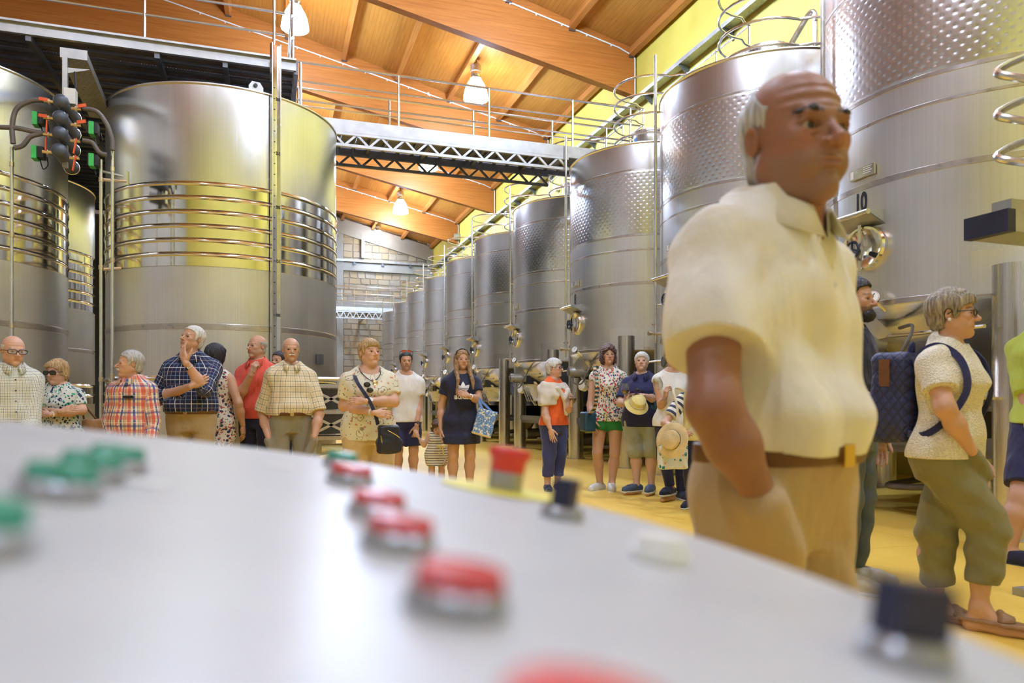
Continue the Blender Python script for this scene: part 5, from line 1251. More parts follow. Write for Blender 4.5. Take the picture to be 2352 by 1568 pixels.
    def strap(s, pts, mat, w=.03, t=.004, name='strap', parent=None, world=False):
        P = [Vector(p) for p in spline(pts, 6)]; m = MB(); vs = []
        for i, p in enumerate(P):
            d = (P[min(i + 1, len(P) - 1)] - P[max(i - 1, 0)]).normalized(); out = Vector((p.x, p.y + .0, 0)).normalized() if not world else Vector((0, -1, 0)); a = d.cross(out).normalized(); n = a.cross(d)
            vs += [p + a * w / 2 + n * t / 2, p - a * w / 2 + n * t / 2, p - a * w / 2 - n * t / 2, p + a * w / 2 - n * t / 2]
        k = len(P); fs = [(4 * i + j, 4 * i + (j + 1) % 4, 4 * i + 4 + (j + 1) % 4, 4 * i + 4 + j) for i in range(k - 1) for j in range(4)] + [(0, 1, 2, 3), (4 * k - 1, 4 * k - 2, 4 * k - 3, 4 * k - 4)]
        return m.add(vs, fs).build(name, mat, parent or s.root)
    def project(s, vs, fs, target, mat, name, off=.004):
        """print lettering flat (x, z) pairs onto the front of a garment"""
        bv = s.bvh(target); out = []
        for x, z in vs:
            hit = bv.ray_cast(Vector((x, -1.0, z)), Vector((0, 1, 0)))[0]; out.append((x, (hit.y if hit else -.1) - off, z))
        return MB().add(out, fs).build(name, mat, s.root, 0)
# ================================================================ the visitors
C = {}
C['white_cotton'] = cloth('white_cotton', (.80, .78, .74)); C['cream'] = cloth('cream_knit', (.72, .65, .50), .9, .9); C['navy'] = cloth('navy_cotton', (.012, .014, .045)); C['navy2'] = cloth('navy_polo', (.016, .018, .085))
C['coral'] = cloth('coral_pique', (.72, .10, .065)); C['khaki'] = cloth('khaki_cotton', (.40, .30, .17)); C['beige'] = cloth('beige_cotton', (.62, .46, .25)); C['grey_cot'] = cloth('grey_cotton', (.27, .25, .20))
C['olive'] = cloth('olive_cotton', (.20, .18, .075)); C['sage'] = cloth('sage_cotton', (.36, .37, .28)); C['green'] = cloth('green_cotton', (.015, .20, .035)); C['orange'] = cloth('orange_jersey', (.78, .12, .015))
C['blue_trs'] = cloth('blue_cotton', (.035, .045, .17)); C['denim'] = cloth('washed_denim', (.10, .13, .17), .85, .6, .35); C['lime'] = cloth('lime_pique', (.50, .62, .10)); C['polo_w'] = cloth('cream_white_pique', (.80, .77, .70), .85, .5)
C['yellow_c'] = cloth('pale_yellow_cotton', (.78, .68, .28)); C['straw'] = cloth('straw', (.70, .55, .28), .8, 1.0, .2); C['red_brown'] = plain('brown_belt', (.12, .045, .015), .4); C['tan_shoe'] = cloth('tan_leather', (.30, .16, .07), .5)
C['shoe_w'] = cloth('white_leather', (.66, .64, .58), .45); C['sole_w'] = plain('white_rubber', (.72, .71, .68), .6); C['shoe_b'] = cloth('blue_mesh', (.06, .09, .17), .7); C['sole_d'] = plain('dark_rubber', (.03, .03, .035), .6)
C['khaki17'] = cloth('tan_chino', (.46, .34, .20), .85, .4)
W_ = (.85, .84, .80)
C['check1'] = plaid('fine_multi_check', (.80, .79, .72), [(.026, .0, .10, (.03, .05, .16), .9), (.026, .5, .58, (.12, .30, .10), .8)], [(.026, .0, .10, (.03, .05, .16), .9), (.026, .5, .58, (.10, .22, .10), .8)])
C['paisley'] = floral('paisley_print', (.62, .66, .60), [((.02, .03, .10), .55, .34), ((.05, .42, .24), .8, .30), ((.75, .76, .70), 1.4, .30), ((.01, .02, .06), 1.1, .30), ((.30, .36, .40), .9, .22)], 36)
C['madras'] = plaid('red_blue_madras', (.74, .66, .50), [(.105, .0, .26, (.62, .05, .03), .8), (.105, .42, .58, (.03, .05, .26), .9), (.105, .72, .78, (.05, .07, .30), .7), (.105, .80, .92, (.60, .22, .05), .6)], [(.11, .0, .28, (.60, .06, .03), .5), (.11, .45, .60, (.03, .05, .26), .62), (.11, .75, .80, W_, .6)])
C['window'] = plaid('navy_windowpane', (.012, .018, .075), [(.108, .0, .045, (.82, .82, .80), .9), (.108, .34, .37, (.35, .28, .24), .8), (.108, .66, .69, (.22, .40, .62), .9)], [(.108, .0, .045, (.80, .80, .80), .9), (.108, .34, .37, (.22, .40, .62), .85), (.108, .66, .69, (.35, .28, .24), .8)])
C['tatt'] = plaid('cream_olive_check', (.80, .73, .55), [(.052, .0, .09, (.10, .10, .05), .8), (.052, .35, .65, (.66, .45, .22), .35)], [(.052, .0, .09, (.10, .10, .05), .8), (.052, .35, .65, (.66, .45, .22), .35)])
C['clocks'] = floral('vintage_print', (.76, .72, .58), [((.30, .26, .20), .30, .34, 9), ((.76, .72, .58), .30, .30, 9), ((.40, .34, .26), .30, .12, 9), ((.60, .22, .16), .7, .20), ((.22, .28, .18), .8, .18), ((.16, .14, .12), .6, .10)], 34)
C['stripes'] = plaid('thin_navy_stripes', (.78, .72, .56), [], [(.028, .0, .26, (.02, .022, .05), .95)])
C['flowers'] = floral('garden_flower_print', (.78, .75, .66), [((.10, .22, .06), .9, .34), ((.03, .04, .16), 1.0, .36), ((.62, .05, .04), .9, .32), ((.80, .40, .32), 1.2, .24), ((.82, .78, .70), 1.5, .24)], 30)
C['sailor'] = plaid('navy_white_bands', (.80, .78, .72), [], [(.060, .0, .48, (.018, .022, .07), .97)])
C['dressfl'] = floral('dark_flower_print', (.70, .66, .58), [((.03, .03, .10), .7, .38), ((.55, .06, .05), 1.0, .30), ((.10, .25, .08), 1.2, .24)], 38)
C['knit'] = (lambda: (lambda t: (t.fin(t.ramp(t.voro(t.mapping(t.coord(), (1, 1, 1.3)), 130), [(.1, (.52, .45, .32)), (.5, (.80, .75, .62))]), .9), t.bump(t.voro(t.mapping(t.coord(), (1, 1, 1.3)), 130), .8, .006), t.m)[2])(NT('open_knit')))()
C['sweat'] = cloth('cream_jersey', (.70, .65, .56), .9, .8)
C['totefl'] = floral('blue_daisy_print', (.12, .26, .60), [((.80, .80, .74), .8, .38, 0), ((.60, .45, .12), .8, .14, 0), ((.70, .74, .78), 1.7, .30)], 45)
FRONT = lambda *a: a
def group_of(n): return n
G1 = 'visitors listening on the left'; G2 = 'visitors standing by the tanks'

def glass(loc, wine=True, tilt=0.0, label='', s=1.0):
    r = empty('wine_glass', loc); r.rotation_euler = (0, tilt, 0); tag(r, label, 'wine glass', 'wine glasses held by the visitors')
    MB().lathe([(0, 0), (.036, .001), (.034, .003), (.006, .008), (.0042, .02), (.004, .085), (.010, .094), (.030, .112), (.041, .140), (.040, .165), (.033, .205), (.032, .205), (.0385, .165), (.0395, .141), (.029, .114), (.006, .097)], 24, Matrix.Diagonal((s, s, s, 1))).build('bowl_and_stem', M['glass'], r)
    if wine: MB().lathe([(0, .098), (.010, .099), (.028, .115), (.0375, .138), (.0375, .142), (0, .142)], 24, Matrix.Diagonal((s, s, s, 1))).build('wine', M['wine'], r)
    return r

# 1 -- man with glasses, white checked shirt, cut by the left edge
p = Person('bald man in dark glasses and white checked shirt at the left edge', 28, 6.0, 771, 10, g=1.08, belly=.012, skin='rosy', hs=1.16, head=dict(yaw=8, pitch=-8, fat=.3, brow=(.35, .30, .25)), hair=('bald', 'white', .008), group=G1, seed=11,
           pose=dict(elL=(74, 975, .0), wrL=(40, 1005, .2), elR=(-60, 980, 0), wrR=(-20, 1010, .2), hdL=(-1, 0, .2), upL=(0, 0, 1)))
p.body().top(C['check1'], 1.0, .48, .016, 'collar', sleeve2=.9); p.collar(C['check1']); p.buttons(M['ink'], .77, .55, 5); p.bottoms(C['khaki']); p.shoes(C['tan_shoe'], C['sole_d'])
p.glasses(M['navyplastic'], M['lens_clear'], .13, .07)
# 2 -- blonde woman with sunglasses
p = Person('blonde woman in sunglasses, pearl necklace and green patterned top', 135, 6.5, 826, -28, 'f', 1.22, .012, .012, 'rosy', 1.16, dict(yaw=-14, pitch=-6, fat=.5), ('bob', 'blond', .05, dict(line=[(-.6, .26), (-.33, .20), (-.24, .06), (-.17, -.12), (-.02, -.16), (.06, -.24), (.2, -.42), (.6, -.50)])), group=G1, seed=12,
           pose=dict(elL=(188, 942, .02), wrL=(112, 952, .26), hdL=(-1, .15, .1), upL=(0, .4, 1), elR=(76, 946, .05), wrR=(140, 944, .24), hdR=(1, .25, .1), upR=(0, .5, 1)))
p.body().top(C['paisley'], .72, .46, .016, 'v'); p.bottoms(C['navy']); p.shoes(C['tan_shoe'], C['sole_d']); p.glasses(M['black'], M['lens_dark'], .14, .085, -.01)
pts = [Vector((.075 * p.H * math.sin(a), -.055 * p.H - .045 * p.H * math.cos(a) * .5 - .02, .835 * p.H - .055 * p.H * max(0, math.cos(a)))) for a in [(-1.9 + 3.8 * i / 26) for i in range(27)]]
bv = p.bvh('shirt'); m = MB()
for q in pts: m.sphere(q + Vector((0, -.01, 0)), .0055, 8, 6)
m.build('pearl_necklace', M['paper'], p.root)['kind'] = 'stuff'
MB().sphere(p.HM @ Vector((.345, .05, -.15)), .007, 8, 6).build('earring', M['paper'], p.root); p.bracelet('L', M['paper'], .1, None, .006)
p2 = p
# her bag
bgp = p.W((.25, .10, .62)); b = empty('handbag', (bgp.x, bgp.y, -.02)); tag(b, 'brown handbag hanging behind the blonde woman', 'bag')
P_, F_ = solid([rbox((0, 0, .80), (.07, .04, .08), .02)], .012, .02, disp=folds(3, .005)); nobj('bag_body', P_, F_, C['tan_shoe'], b)
MB().tube(spline([(-.07, 0, .86), (-.09, -.03, 1.02), (-.10, -.05, 1.12), (-.06, -.03, 1.02), (.05, 0, .86)]), .009, 6).build('bag_strap', M['leather_brown'], b)
# 3 -- moustached man in profile, madras shirt
p = Person('grey-haired moustached man in profile wearing a red and blue madras shirt', 302, 6.1, 805, -38, g=1.10, belly=.03, skin='tan', hs=1.18, head=dict(yaw=-42, pitch=2, fat=.5, nose=1.5, brow=(.3, .27, .24)), hair=('short', 'grey', .032), group=G1, seed=13,
           pose=dict(elL=(352, 965, .05), wrL=(345, 1020, .15), elR=(252, 965, .0), wrR=(262, 1020, .15)))
p.body().top(C['madras'], 1.0, .44, .02, 'collar', sleeve2=.8, fold=.006); p.collar(C['madras'], .3); p.buttons(M['paper'], .76, .52, 5); p.bottoms(C['navy']); p.shoes(C['tan_shoe'], C['sole_d']); p.facial('moustache')
hit = p.bvh('shirt').ray_cast(Vector((.07, -1, .735 * p.H)), Vector((0, 1, 0)))[0]; m = MB().box(hit + Vector((0, -.01, 0)), (.075, .012, .022), Matrix.Rotation(.25, 3, 'Z'))
ph = m.build('glasses_case', M['black'], p.root)
# 4 -- white-haired man, windowpane shirt, hand on mouth
p = Person('white-haired man in navy windowpane shirt with his hand at his mouth', 440, 6.7, 748, -16, g=1.14, belly=.040, skin='tan', hs=1.08, head=dict(yaw=-34, pitch=14, roll=4, nose=1.2, brow=(.30, .26, .22), gaze=20), hair=('short', 'white', .034), group=G1, seed=14,
           pose=dict(elR=(356, 918, .02), wrR=(440, 886, .30), hdR=(.8, .45, -.35), upR=(.2, -.2, 1), cuR=(.6, .6, .6, .6), elL=(470, 896, .20), wrL=(427, 832, .34), hdL=(-.38, .92, -.12), upL=(-.3, -.2, 1), cuL=(.35, .55, .75, .8), thL=(.1, .2), spL=.09))
p.body().top(C['window'], 1.0, .545, .018, 'collar', sleeve2=.35, fold=.006, sl_r=.014); p.collar(C['window'], .28, rk=1.05); p.buttons(M['ink'], .77, .59, 5); p.belt(C['red_brown'], .545, .022); p.bottoms(C['khaki'], 1.97, .55); p.shoes(C['tan_shoe'], C['sole_d'])
p.bracelet('L', M['steel_tube'], .16, None, .008, 'watch', M['navyplastic'])
# 5 -- dark-haired woman behind him
p = Person('black-haired woman in flowered dress hidden behind the windowpane shirt', 494, 7.4, 791, 150, 'f', 1.08, skin='tan', hs=1.12, hair=('bob', 'black', .07), group=G1, seed=15)
p.body().top(C['dressfl'], 0, .5, .012, 'scoop', 'dress', flare=[(.40, .105, .085, .085), (.30, .115, .095, .095)]); p.shoes(C['navy'], C['sole_d'])
# 6 -- red polo
p = Person('bald man in coral red polo with a fist at his chin', 592, 7.6, 770, -30, g=1.02, belly=.018, skin='tan', hs=1.05, head=dict(yaw=-22, pitch=2, nose=1.4, fat=.3, brow=(.16, .12, .10)), hair=('bald', 'grey', .010), group=G1, seed=16,
           pose=dict(elR=(546, 918, .12), wrR=(578, 858, .30), hdR=(.32, .92, .1), upR=(-.5, 0, 1), cuR=(1.5, 1.55, 1.6, 1.6), thR=(.6, .9), elL=(650, 925, -.05), wrL=(640, 980, .05)))
p.body().top(C['coral'], .85, .50, .016, 'collar', fold=.004); p.collar(C['coral'], .4); p.bottoms(C['navy'], 1.97); p.shoes(C['tan_shoe'], C['sole_d'])
# 6b -- half-hidden head behind
p = Person('dark-haired visitor almost hidden between the red polo and the moustached man', 642, 8.5, 807, -40, 'm', 1.0, skin='tan', hair=('short', 'black', .045), group=G1, seed=17)
p.body().top(C['navy'], .6, .5); p.bottoms(C['navy']); p.shoes(C['navy'], C['sole_d'])
# 7 -- moustache, cream check shirt
p = Person('moustached man in cream checked short-sleeved shirt, hands in pockets', 668, 7.15, 776, 4, g=1.06, belly=.028, skin='tan', hs=1.06, head=dict(yaw=2, pitch=-2, brow=(.30, .26, .22), nose=1.15), hair=('bald', 'grey', .010, dict(up=1)), group=G1, seed=18,
           pose=dict(elR=(604, 950, -.02), wrR=(617, 1006, .12), hdR=(.35, -1, 0), elL=(733, 950, -.02), wrL=(722, 1004, .12), hdL=(-.35, -1, 0), nohand='LR'))
p.body().top(C['tatt'], .92, .545, .022, 'collar', sl_r=.018, sl_ease=.014, fold=.007); p.collar(C['tatt'], .38); p.buttons(M['paper'], .77, .58, 5); p.belt(C['red_brown'], .553, .020, .020); p.bottoms(C['grey_cot'], 1.97, .56, extra=[cone(p.L(617, 1012, .11), p.L(630, 1040, .10), .040, .045) + (.04,), cone(p.L(722, 1010, .11), p.L(710, 1040, .10), .040, .045) + (.04,)]); p.shoes(C['tan_shoe'], C['sole_d']); p.facial('moustache')
# 8 -- woman with crossed arms
p = Person('woman with short fair hair, printed cream top and crossed arms', 848, 6.1, 779, 6, 'f', 1.22, .018, .020, 'rosy', 1.12, dict(yaw=26, pitch=6, fat=.5, nose=1.2), ('pixie', 'blond', .05), group=G1, seed=19,
           pose=dict(elR=(790, 932, .02), wrR=(862, 948, .30), hdR=(1, -.12, -.15), upR=(0, .35, 1), cuR=(.55, .6, .65, .7), elL=(905, 922, .02), wrL=(838, 921, .28), hdL=(-1, .02, -.1), upL=(0, .35, 1), cuL=(.4, .4, .4, .4)))
p.body().top(C['clocks'], .66, .46, .018, 'scoop', sl_r=.012); p.bottoms(C['beige'], 1.95, .56, loose=.026, cuff_r=.075); p.shoes(C['tan_shoe'], C['sole_d'])
p.bracelet('L', M['paper'], .14, None, .009, 'watch', M['paper']); p.bracelet('R', C['cream'], .10, None, .010)
t8 = p; H8 = p.H
MB().tube(spline([(.055 * H8, -.01, .848 * H8), (.05 * H8, -.07 * H8, .81 * H8), (.015 * H8, -.088 * H8, .775 * H8), (-.02 * H8, -.085 * H8, .79 * H8), (-.05 * H8, -.05 * H8, .825 * H8), (-.052 * H8, -.0, .85 * H8)]), .0035, 6).build('cord_necklace', M['black'], p.root)
hit = p.bvh('shirt').ray_cast(Vector((.03, -1, .765 * H8)), Vector((0, 1, 0)))[0]
MB().tube([hit + Vector((.004 * i ** .5 * math.cos(i * .7) * 1.2, -.012, .004 * i ** .5 * math.sin(i * .7) * 1.2)) for i in range(1, 20)], .004, 6).build('spiral_pendant', M['gold'], p.root)
for dx, dz in ((-.035, .0), (-.015, -.045)):
    hit = p.bvh('shirt').ray_cast(Vector((dx, -1, .755 * H8 + dz)), Vector((0, 1, 0)))[0]; MB().sphere(hit + Vector((0, -.014, 0)), (.028, .010, .022), 12, 8).build('hanging_sunglasses_lens', M['lens_dark'], p.root)
# crossbody bag
bw = p.L(892, 1005, .26); b = empty('crossbody_bag', p.W((bw[0], bw[1], 0))); b.rotation_euler.z = p.root.rotation_euler.z; tag(b, 'navy leather crossbody bag hanging in front of the arms-crossed woman', 'bag')
zb = bw[2]
P_, F_ = solid([rbox((0, 0, zb - .01), (.062, .020, .085), .022), rbox((.01, 0, zb - .07), (.075, .026, .03), .02)], .008, .03, disp=folds(5, .005, (14, 8, 10))); nobj('bag_body', P_, F_, plain('navy_leather', (.012, .014, .03), .35, 0, .2), b)
MB().tube([(-.065, -.045, zb + .02), (-.05, -.047, zb - .06)], .004, 6).build('side_zip', M['gold'], b); MB().tube([(-.01, -.046, zb + .06), (.06, -.046, zb + .02), (.085, -.044, zb + .0)], .003, 6).build('front_zip', M['gold'], b)
s0 = Vector(p.J['shR']) + Vector((.045, -.0, .045)); inv = Matrix.Translation(b.location) @ Matrix.Rotation(b.rotation_euler.z, 4, 'Z')
path = [p.W(q) for q in (s0 + Vector((.0, .06, -.02)), s0 + Vector((.005, -.03, .012)), Vector(p.L(822, 880, .235)), Vector(p.L(848, 920, .285)), Vector(p.L(862, 952, .30)), Vector(p.L(868, 975, .28)))]
p.strap([inv.inverted() @ q for q in path], C['navy'], .028, .005, 'bag_strap', b, True)
# 9 -- white T-shirt
p = Person('dark-haired man in plain white T-shirt with orange sunglasses on his head', 932, 8.8, 808, 6, g=.98, skin='tan', hs=1.02, head=dict(yaw=2, pitch=-2, nose=1.1, stubble=.3, browk=.95, age=.4), hair=('short', 'black', .035), group=G1, seed=20,
           pose=dict(elL=(962, 925, -.02), wrL=(957, 978, .10), hdL=(-.1, -1, .05), upL=(.4, 0, .9), cuL=(.7, .75, .8, .85), elR=(894, 930, -.05), wrR=(890, 985, .05)))
p.body().top(C['white_cotton'], .60, .485, .016, 'crew', sl_r=.016, sl_ease=.012, fold=.006); p.bottoms(C['navy2'], .88, .56, loose=.018); p.shoes(C['navy'], C['sole_w'])
t = NT('orange_mirror'); t.fin((.85, .10, .01), .08, .6); p.glasses(M['black'], t.m, .13, .065, 0, -.36, .15, .29, 'sunglasses', -.75); p.bracelet('L', M['black'], .12, None, .008, 'watch', M['dark_grey'])
# 10 -- toddler
p = Person('toddler in striped playsuit looking down, holding a hand', 1003, 8.45, 963, 2, 'f', 1.18, .02, skin='fair', hs=1.62, head=dict(yaw=8, pitch=-20, nose=.5, fat=.6, age=0), hair=('bob', 'brown', .05), group=G1, seed=21, cat='child',
           pose=dict(elR=(974, 1022, .03), wrR=(961, 1004, .05), hdR=(-.4, .9, 0), upR=(0, 0, 1), elL=(1022, 1030, .0), wrL=(1022, 1055, .05), hsc=1.25), res=.8, sw=.88)
p.body().top(C['stripes'], 0, .36, .016, 'scoop', 'playsuit', flare=[(.36, .115, .10, .10)], cut_off=-.012); p.shoes(C['shoe_w'], C['sole_w'])
bv = p.bvh('playsuit'); hit = bv.ray_cast(Vector((.05, -1, .64 * p.H)), Vector((0, 1, 0)))[0]
if hit:
    for q in (-1, 1): MB().sphere(hit + Vector((q * .028, -.012, .0)), (.03, .012, .018), 10, 6).build('ribbon_bow', C['yellow_c'], p.root)
    for q in (-1, 1): MB().bar(hit + Vector((q * .01, -.01, -.01)), hit + Vector((q * .025, -.014, -.09)), .016, .004, (0, 1, 0)).build('ribbon_tail', C['yellow_c'], p.root)
MB().sphere(p.HM @ Vector((-.36, -.02, .12)), .016, 8, 6).build('hair_clip', C['yellow_c'], p.root)
# 11 -- navy dress with printed lettering
lp = [cone((q * .29, -.08, -.10), (q * .35, -.26, -.62), .12, .11) + (.05,) for q in (-1, 1)] + [cone((q * .35, -.26, -.62), (q * .36, -.60, -1.0), .11, .085) + (.05,) for q in (-1, 1)] + [cone((-.36, -.60, -1.0), (-.46, -.66, -1.75), .085, .04) + (.05,), cone((.36, -.60, -1.0), (.40, -.70, -1.45), .085, .045) + (.05,)] + [ell((0, .26, -.75), (.36, .16, .65)) + (.1,)]
p = Person('long-haired woman in navy T-shirt dress with white lettering', 1060, 8.0, 803, 8, 'f', 1.0, 0, .006, 'tan', 1.03, dict(yaw=8, pitch=0, browk=.8, age=.3), ('long', 'ltbrown', .035, dict(line=[(-.6, .34), (-.34, .31), (-.24, .12), (-.17, -2.), (.6, -2.)], face=(0, -.44, -.22), facer=(.245, .36, .52))), group=G1, seed=22,
           pose=dict(elR=(1014, 930, -.03), wrR=(1012, 985, .04), elL=(1099, 918, .03), wrL=(1077, 909, .24), hdL=(-.95, .30, .05), upL=(.1, .4, 1), cuL=(.5, .6, .7, .75)))
p.body().top(C['navy'], .50, .30, .014, 'crew', 'dress', flare=[(.42, .130, .092, .098), (.36, .132, .098, .102)], sl_r=.014, sl_ease=.012, fold=.005); p.shoes(C['shoe_w'], C['sole_w'])
P_, F_ = solid(lp, .0055 / p.hh, .05, disp=hair_noise(3, .02, 9, 40), pad=.06); nobj('hair_lengths', xf(P_, p.HM), F_, hairm('ltbrown'), p.root)
vs, fs = text_mesh('adidas', .082, .92, .0022); zt = CH + (HZ - 916) / FPX * 7.85
p.project([(x + .0, zt + z) for x, z in vs], fs, 'dress', M['paper'], 'printed_lettering')
def leaf(cx, cz, L, w, a):
    n = 10; o = []
    for i in range(n + 1): t = i / n; o.append((w * math.sin(math.pi * t ** .8), L * t))
    for i in range(n - 1, 0, -1): t = i / n; o.append((-w * math.sin(math.pi * t ** .8), L * t))
    return [(cx + x * math.cos(a) - z * math.sin(a), cz + x * math.sin(a) + z * math.cos(a)) for x, z in o]
zl = zt + .075
for a, L_ in ((0, .105), (.78, .098), (-.78, .098)):
    o = leaf(0, zl + .01, L_, .026, a); p.project(o, [tuple(range(len(o)))], 'dress', M['paper'], 'printed_leaf', .005)
for k in range(3):
    z = zl + .012 + k * .013; p.project([(-.062, z), (-.02, z), (.02, z), (.062, z), (.062, z + .004), (.02, z + .004), (-.02, z + .004), (-.062, z + .004)], [(0, 1, 6, 7), (1, 2, 5, 6), (2, 3, 4, 5)], 'dress', C['navy'], 'printed_gap', .007)
for q in (-1, 1): MB().sphere(p.HM @ Vector((q * .34, .03, -.16)), .005, 6, 5).build('earring', M['steel_tube'], p.root)
hb = [p.HM @ Vector((.36 * math.sin(a), -.10 + .10 * math.cos(a) * 0, .14 + .40 * math.cos(a))) for a in [-1.3 + 2.6 * i / 16 for i in range(17)]]
m = MB()
for q in hb: m.sphere(q, .007, 7, 5)
m.build('beaded_hairband', M['black'], p.root)['kind'] = 'stuff'
p.bracelet('L', M['steel_tube'], .05, None, .006); p.bracelet('L', M['paper'], .14, None, .006)
# tote bag on her forearm
tw = p.L(1113, 970, .12); b = empty('tote_bag', p.W((tw[0], tw[1], 0))); b.rotation_euler.z = p.root.rotation_euler.z - .1; tag(b, 'blue daisy-print tote bag hanging from a forearm', 'bag'); zb = tw[2]
Rt = Euler((0, .28, 0)).to_matrix()
P_, F_ = solid([rbox((0, 0, zb), (.098, .030, .135), .008, (0, .28, 0))], .009, .01, disp=folds(6, .004)); Px = (P_ - np.array((0, 0, zb))) @ np.array(Rt); nobj('bag_body', P_, F_, C['totefl'], b, {'pat': ('FLOAT_VECTOR', Px[:, [0, 2, 1]])})
for y in (-.03, .03):
    a = Vector((0, y, zb)) + Rt @ Vector((-.06, 0, .13)); c = Vector((0, y, zb)) + Rt @ Vector((.05, 0, .13)); tp = b.matrix_basis.inverted() @ p.W(Vector(p.J['elL']) * .75 + Vector(p.J['wrL']) * .25 + Vector((0, y * .5, .035)))
    p.strap([a, a * .4 + tp * .6, tp, c * .4 + tp * .6, c], C['totefl'], .022, .004, 'bag_handle', b, True)
P_, F_ = solid([rbox(tuple(Vector((0, 0, zb)) + Rt @ Vector((0, 0, -.135))), (.10, .032, .006), .008, (0, .28, 0))], .009, .01); nobj('bag_base', P_, F_, C['straw'], b)
# 12 -- orange top, cream sweater
p = Person('white-haired woman in orange top with a cream sweater round her shoulders', 1272, 8.5, 824, 52, 'f', 1.10, .012, .010, 'rosy', 1.05, dict(yaw=18, pitch=2, nose=1.2, fat=.3, brow=(.4, .36, .33)), ('pixie', 'white', .06), group=G2, seed=23,
           pose=dict(elR=(1252, 950, .20), wrR=(1264, 985, .26), hdR=(.25, -1, .05), upR=(-.3, .0, .95), cuR=(.15, .12, .12, .15), spR=.12, elL=(1303, 942, .06), wrL=(1312, 930, .20), hdL=(.15, .75, .3), upL=(.9, -.1, .3), cuL=(.9, .9, .95, 1.0), fyL=-40, fyR=-45))
p.body().top(C['orange'], .3, .50, .014, 'v'); p.bottoms(C['blue_trs'], 1.70, .54, loose=.018, cuff_r=.062); p.shoes(C['navy'], C['sole_w'], h=.007); p.glasses(M['navyplastic'], M['lens_clear'], .12, .065)
sw = [s for s in (p.torso(.028, .60, .82)[:3] + (.03,),)] + [cone(p.J['sh' + k], p.J['sh' + k] * .45 + p.J['el' + k] * .55 + np.array((0, 0, 0)), .078, .084) + (.04,) for k in 'LR'] + [ell((0, .05, .79 * p.H), (.13, .09, .07)) + (.04,)]
zcut = .645 * p.H
fcut = ell((0, -.22, .62 * p.H), (.115, .22, .26))
P_, F_ = solid(sw, .010, .03, cuts=[lambda x, y, z: (zcut - z) + .12 * np.clip(-y - .02, 0, .3), lambda x, y, z: -fcut[2](x, y, z)], subs=[ell((0, -.03, .865 * p.H), (.075, .085, .055))], ks=.01, disp=folds(8, .007, (7, 7, 9))); nobj('draped_sweater', P_, F_, C['sweat'], p.root)
P_, F_ = solid([cone((.07, -.15, .76 * p.H), (-.02, -.17, .70 * p.H), .03, .026), cone((-.02, -.17, .70 * p.H), (.02, -.165, .585 * p.H), .026, .022), cone((-.09, -.13, .77 * p.H), (-.02, -.17, .70 * p.H), .03, .026)], .008, .02, disp=folds(9, .004, (12, 12, 12))); nobj('sweater_sleeve', P_, F_, C['sweat'], p.root)
gl = p.W(p.L(1316, 948, .22)); glass(gl, True, 0, 'glass of red wine held by the woman in orange', 1.15)
# 13 -- green shorts
p = Person('curly-haired woman in flowered sleeveless blouse and green shorts', 1397, 8.65, 793, -4, 'f', .98, 0, .010, 'tan', 1.02, dict(yaw=16, pitch=2, nose=1.1), ('curly', 'auburn', .06), group=G2, seed=24,
           pose=dict(elR=(1356, 930, .02), wrR=(1359, 963, .12), hdR=(.15, -1, .1), upR=(-.6, 0, .7), elL=(1440, 872, -.08), wrL=(1468, 880, -.12), knR=(1372, 1040, .06), anR=(1378, 1112, .0), knL=(1412, 1040, .04), anL=(1405, 1112, .04), fyR=-28, fyL=4))
p.body().top(C['flowers'], .12, .475, .016, 'v', flare=[(.475, .128, .10, .10)], fold=.005); p.bottoms(C['green'], .38, .545, loose=.014); p.shoes(C['shoe_w'], C['sole_w']); p.bracelet('R', M['steel_tube'], .08)
# 14 -- navy polo
p = Person('white-haired woman in navy polo and sage shorts holding a pale hat', 1474, 8.25, 809, -8, 'f', 1.14, .020, .012, 'fair', 1.05, dict(yaw=4, pitch=10, fat=.35, nose=1.15, brow=(.35, .3, .27)), ('pixie', 'white', .05), group=G2, seed=25,
           pose=dict(elR=(1424, 925, .04), wrR=(1436, 925, .26), hdR=(.12, .95, .2), upR=(-.8, 0, .4), cuR=(.9, .9, .95, 1.0), elL=(1510, 918, .08), wrL=(1476, 908, .27), hdL=(-1, .12, .1), upL=(0, .75, .6), cuL=(.6, .7, .8, .8), knR=(1460, 1035, .02), anR=(1462, 1114, .02), knL=(1495, 1035, .02), anL=(1496, 1115, .05), fyR=-38, fyL=-6))
p.body().top(C['navy2'], .78, .475, .018, 'collar', sl_r=.014, sl_ease=.012); p.collar(C['navy2'], .5, rk=1.08); p.bottoms(C['sage'], 1.02, .545, loose=.03, cuff_r=.088, turnup=True); p.shoes(C['shoe_b'], C['sole_w'])
hit = p.bvh('shirt').ray_cast(Vector((-.01, -1, .735 * p.H)), Vector((0, 1, 0)))[0]
MB().sphere(hit + Vector((-.02, -.012, 0)), (.022, .010, .018), 10, 8).build('hanging_sunglasses_lens', M['lens_dark'], p.root); MB().sphere(hit + Vector((.02, -.012, -.015)), (.022, .010, .018), 10, 8).build('hanging_sunglasses_lens', M['lens_dark'], p.root)
glass(p.W(p.L(1436, 930, .30)), True, 0, 'wine glass held up by the woman in the navy polo', 1.15)
ph = empty('phone', p.W(p.L(1459, 901, .33))); tag(ph, 'dark phone in the hand of the woman in the navy polo', 'phone'); MB().box((0, 0, 0), (.085, .09, .022)).build('phone_body', plain('purple_case', (.05, .02, .09), .3), ph); MB().box((0, -.0, .0115), (.075, .08, .001)).build('phone_screen', M['black'], ph)
ht = empty('sun_hat', p.W(p.L(1464, 925, .33))); tag(ht, 'pale yellow cloth hat held by the woman in the navy polo', 'hat')
ht.rotation_euler = (math.radians(50), math.radians(15), -.3)
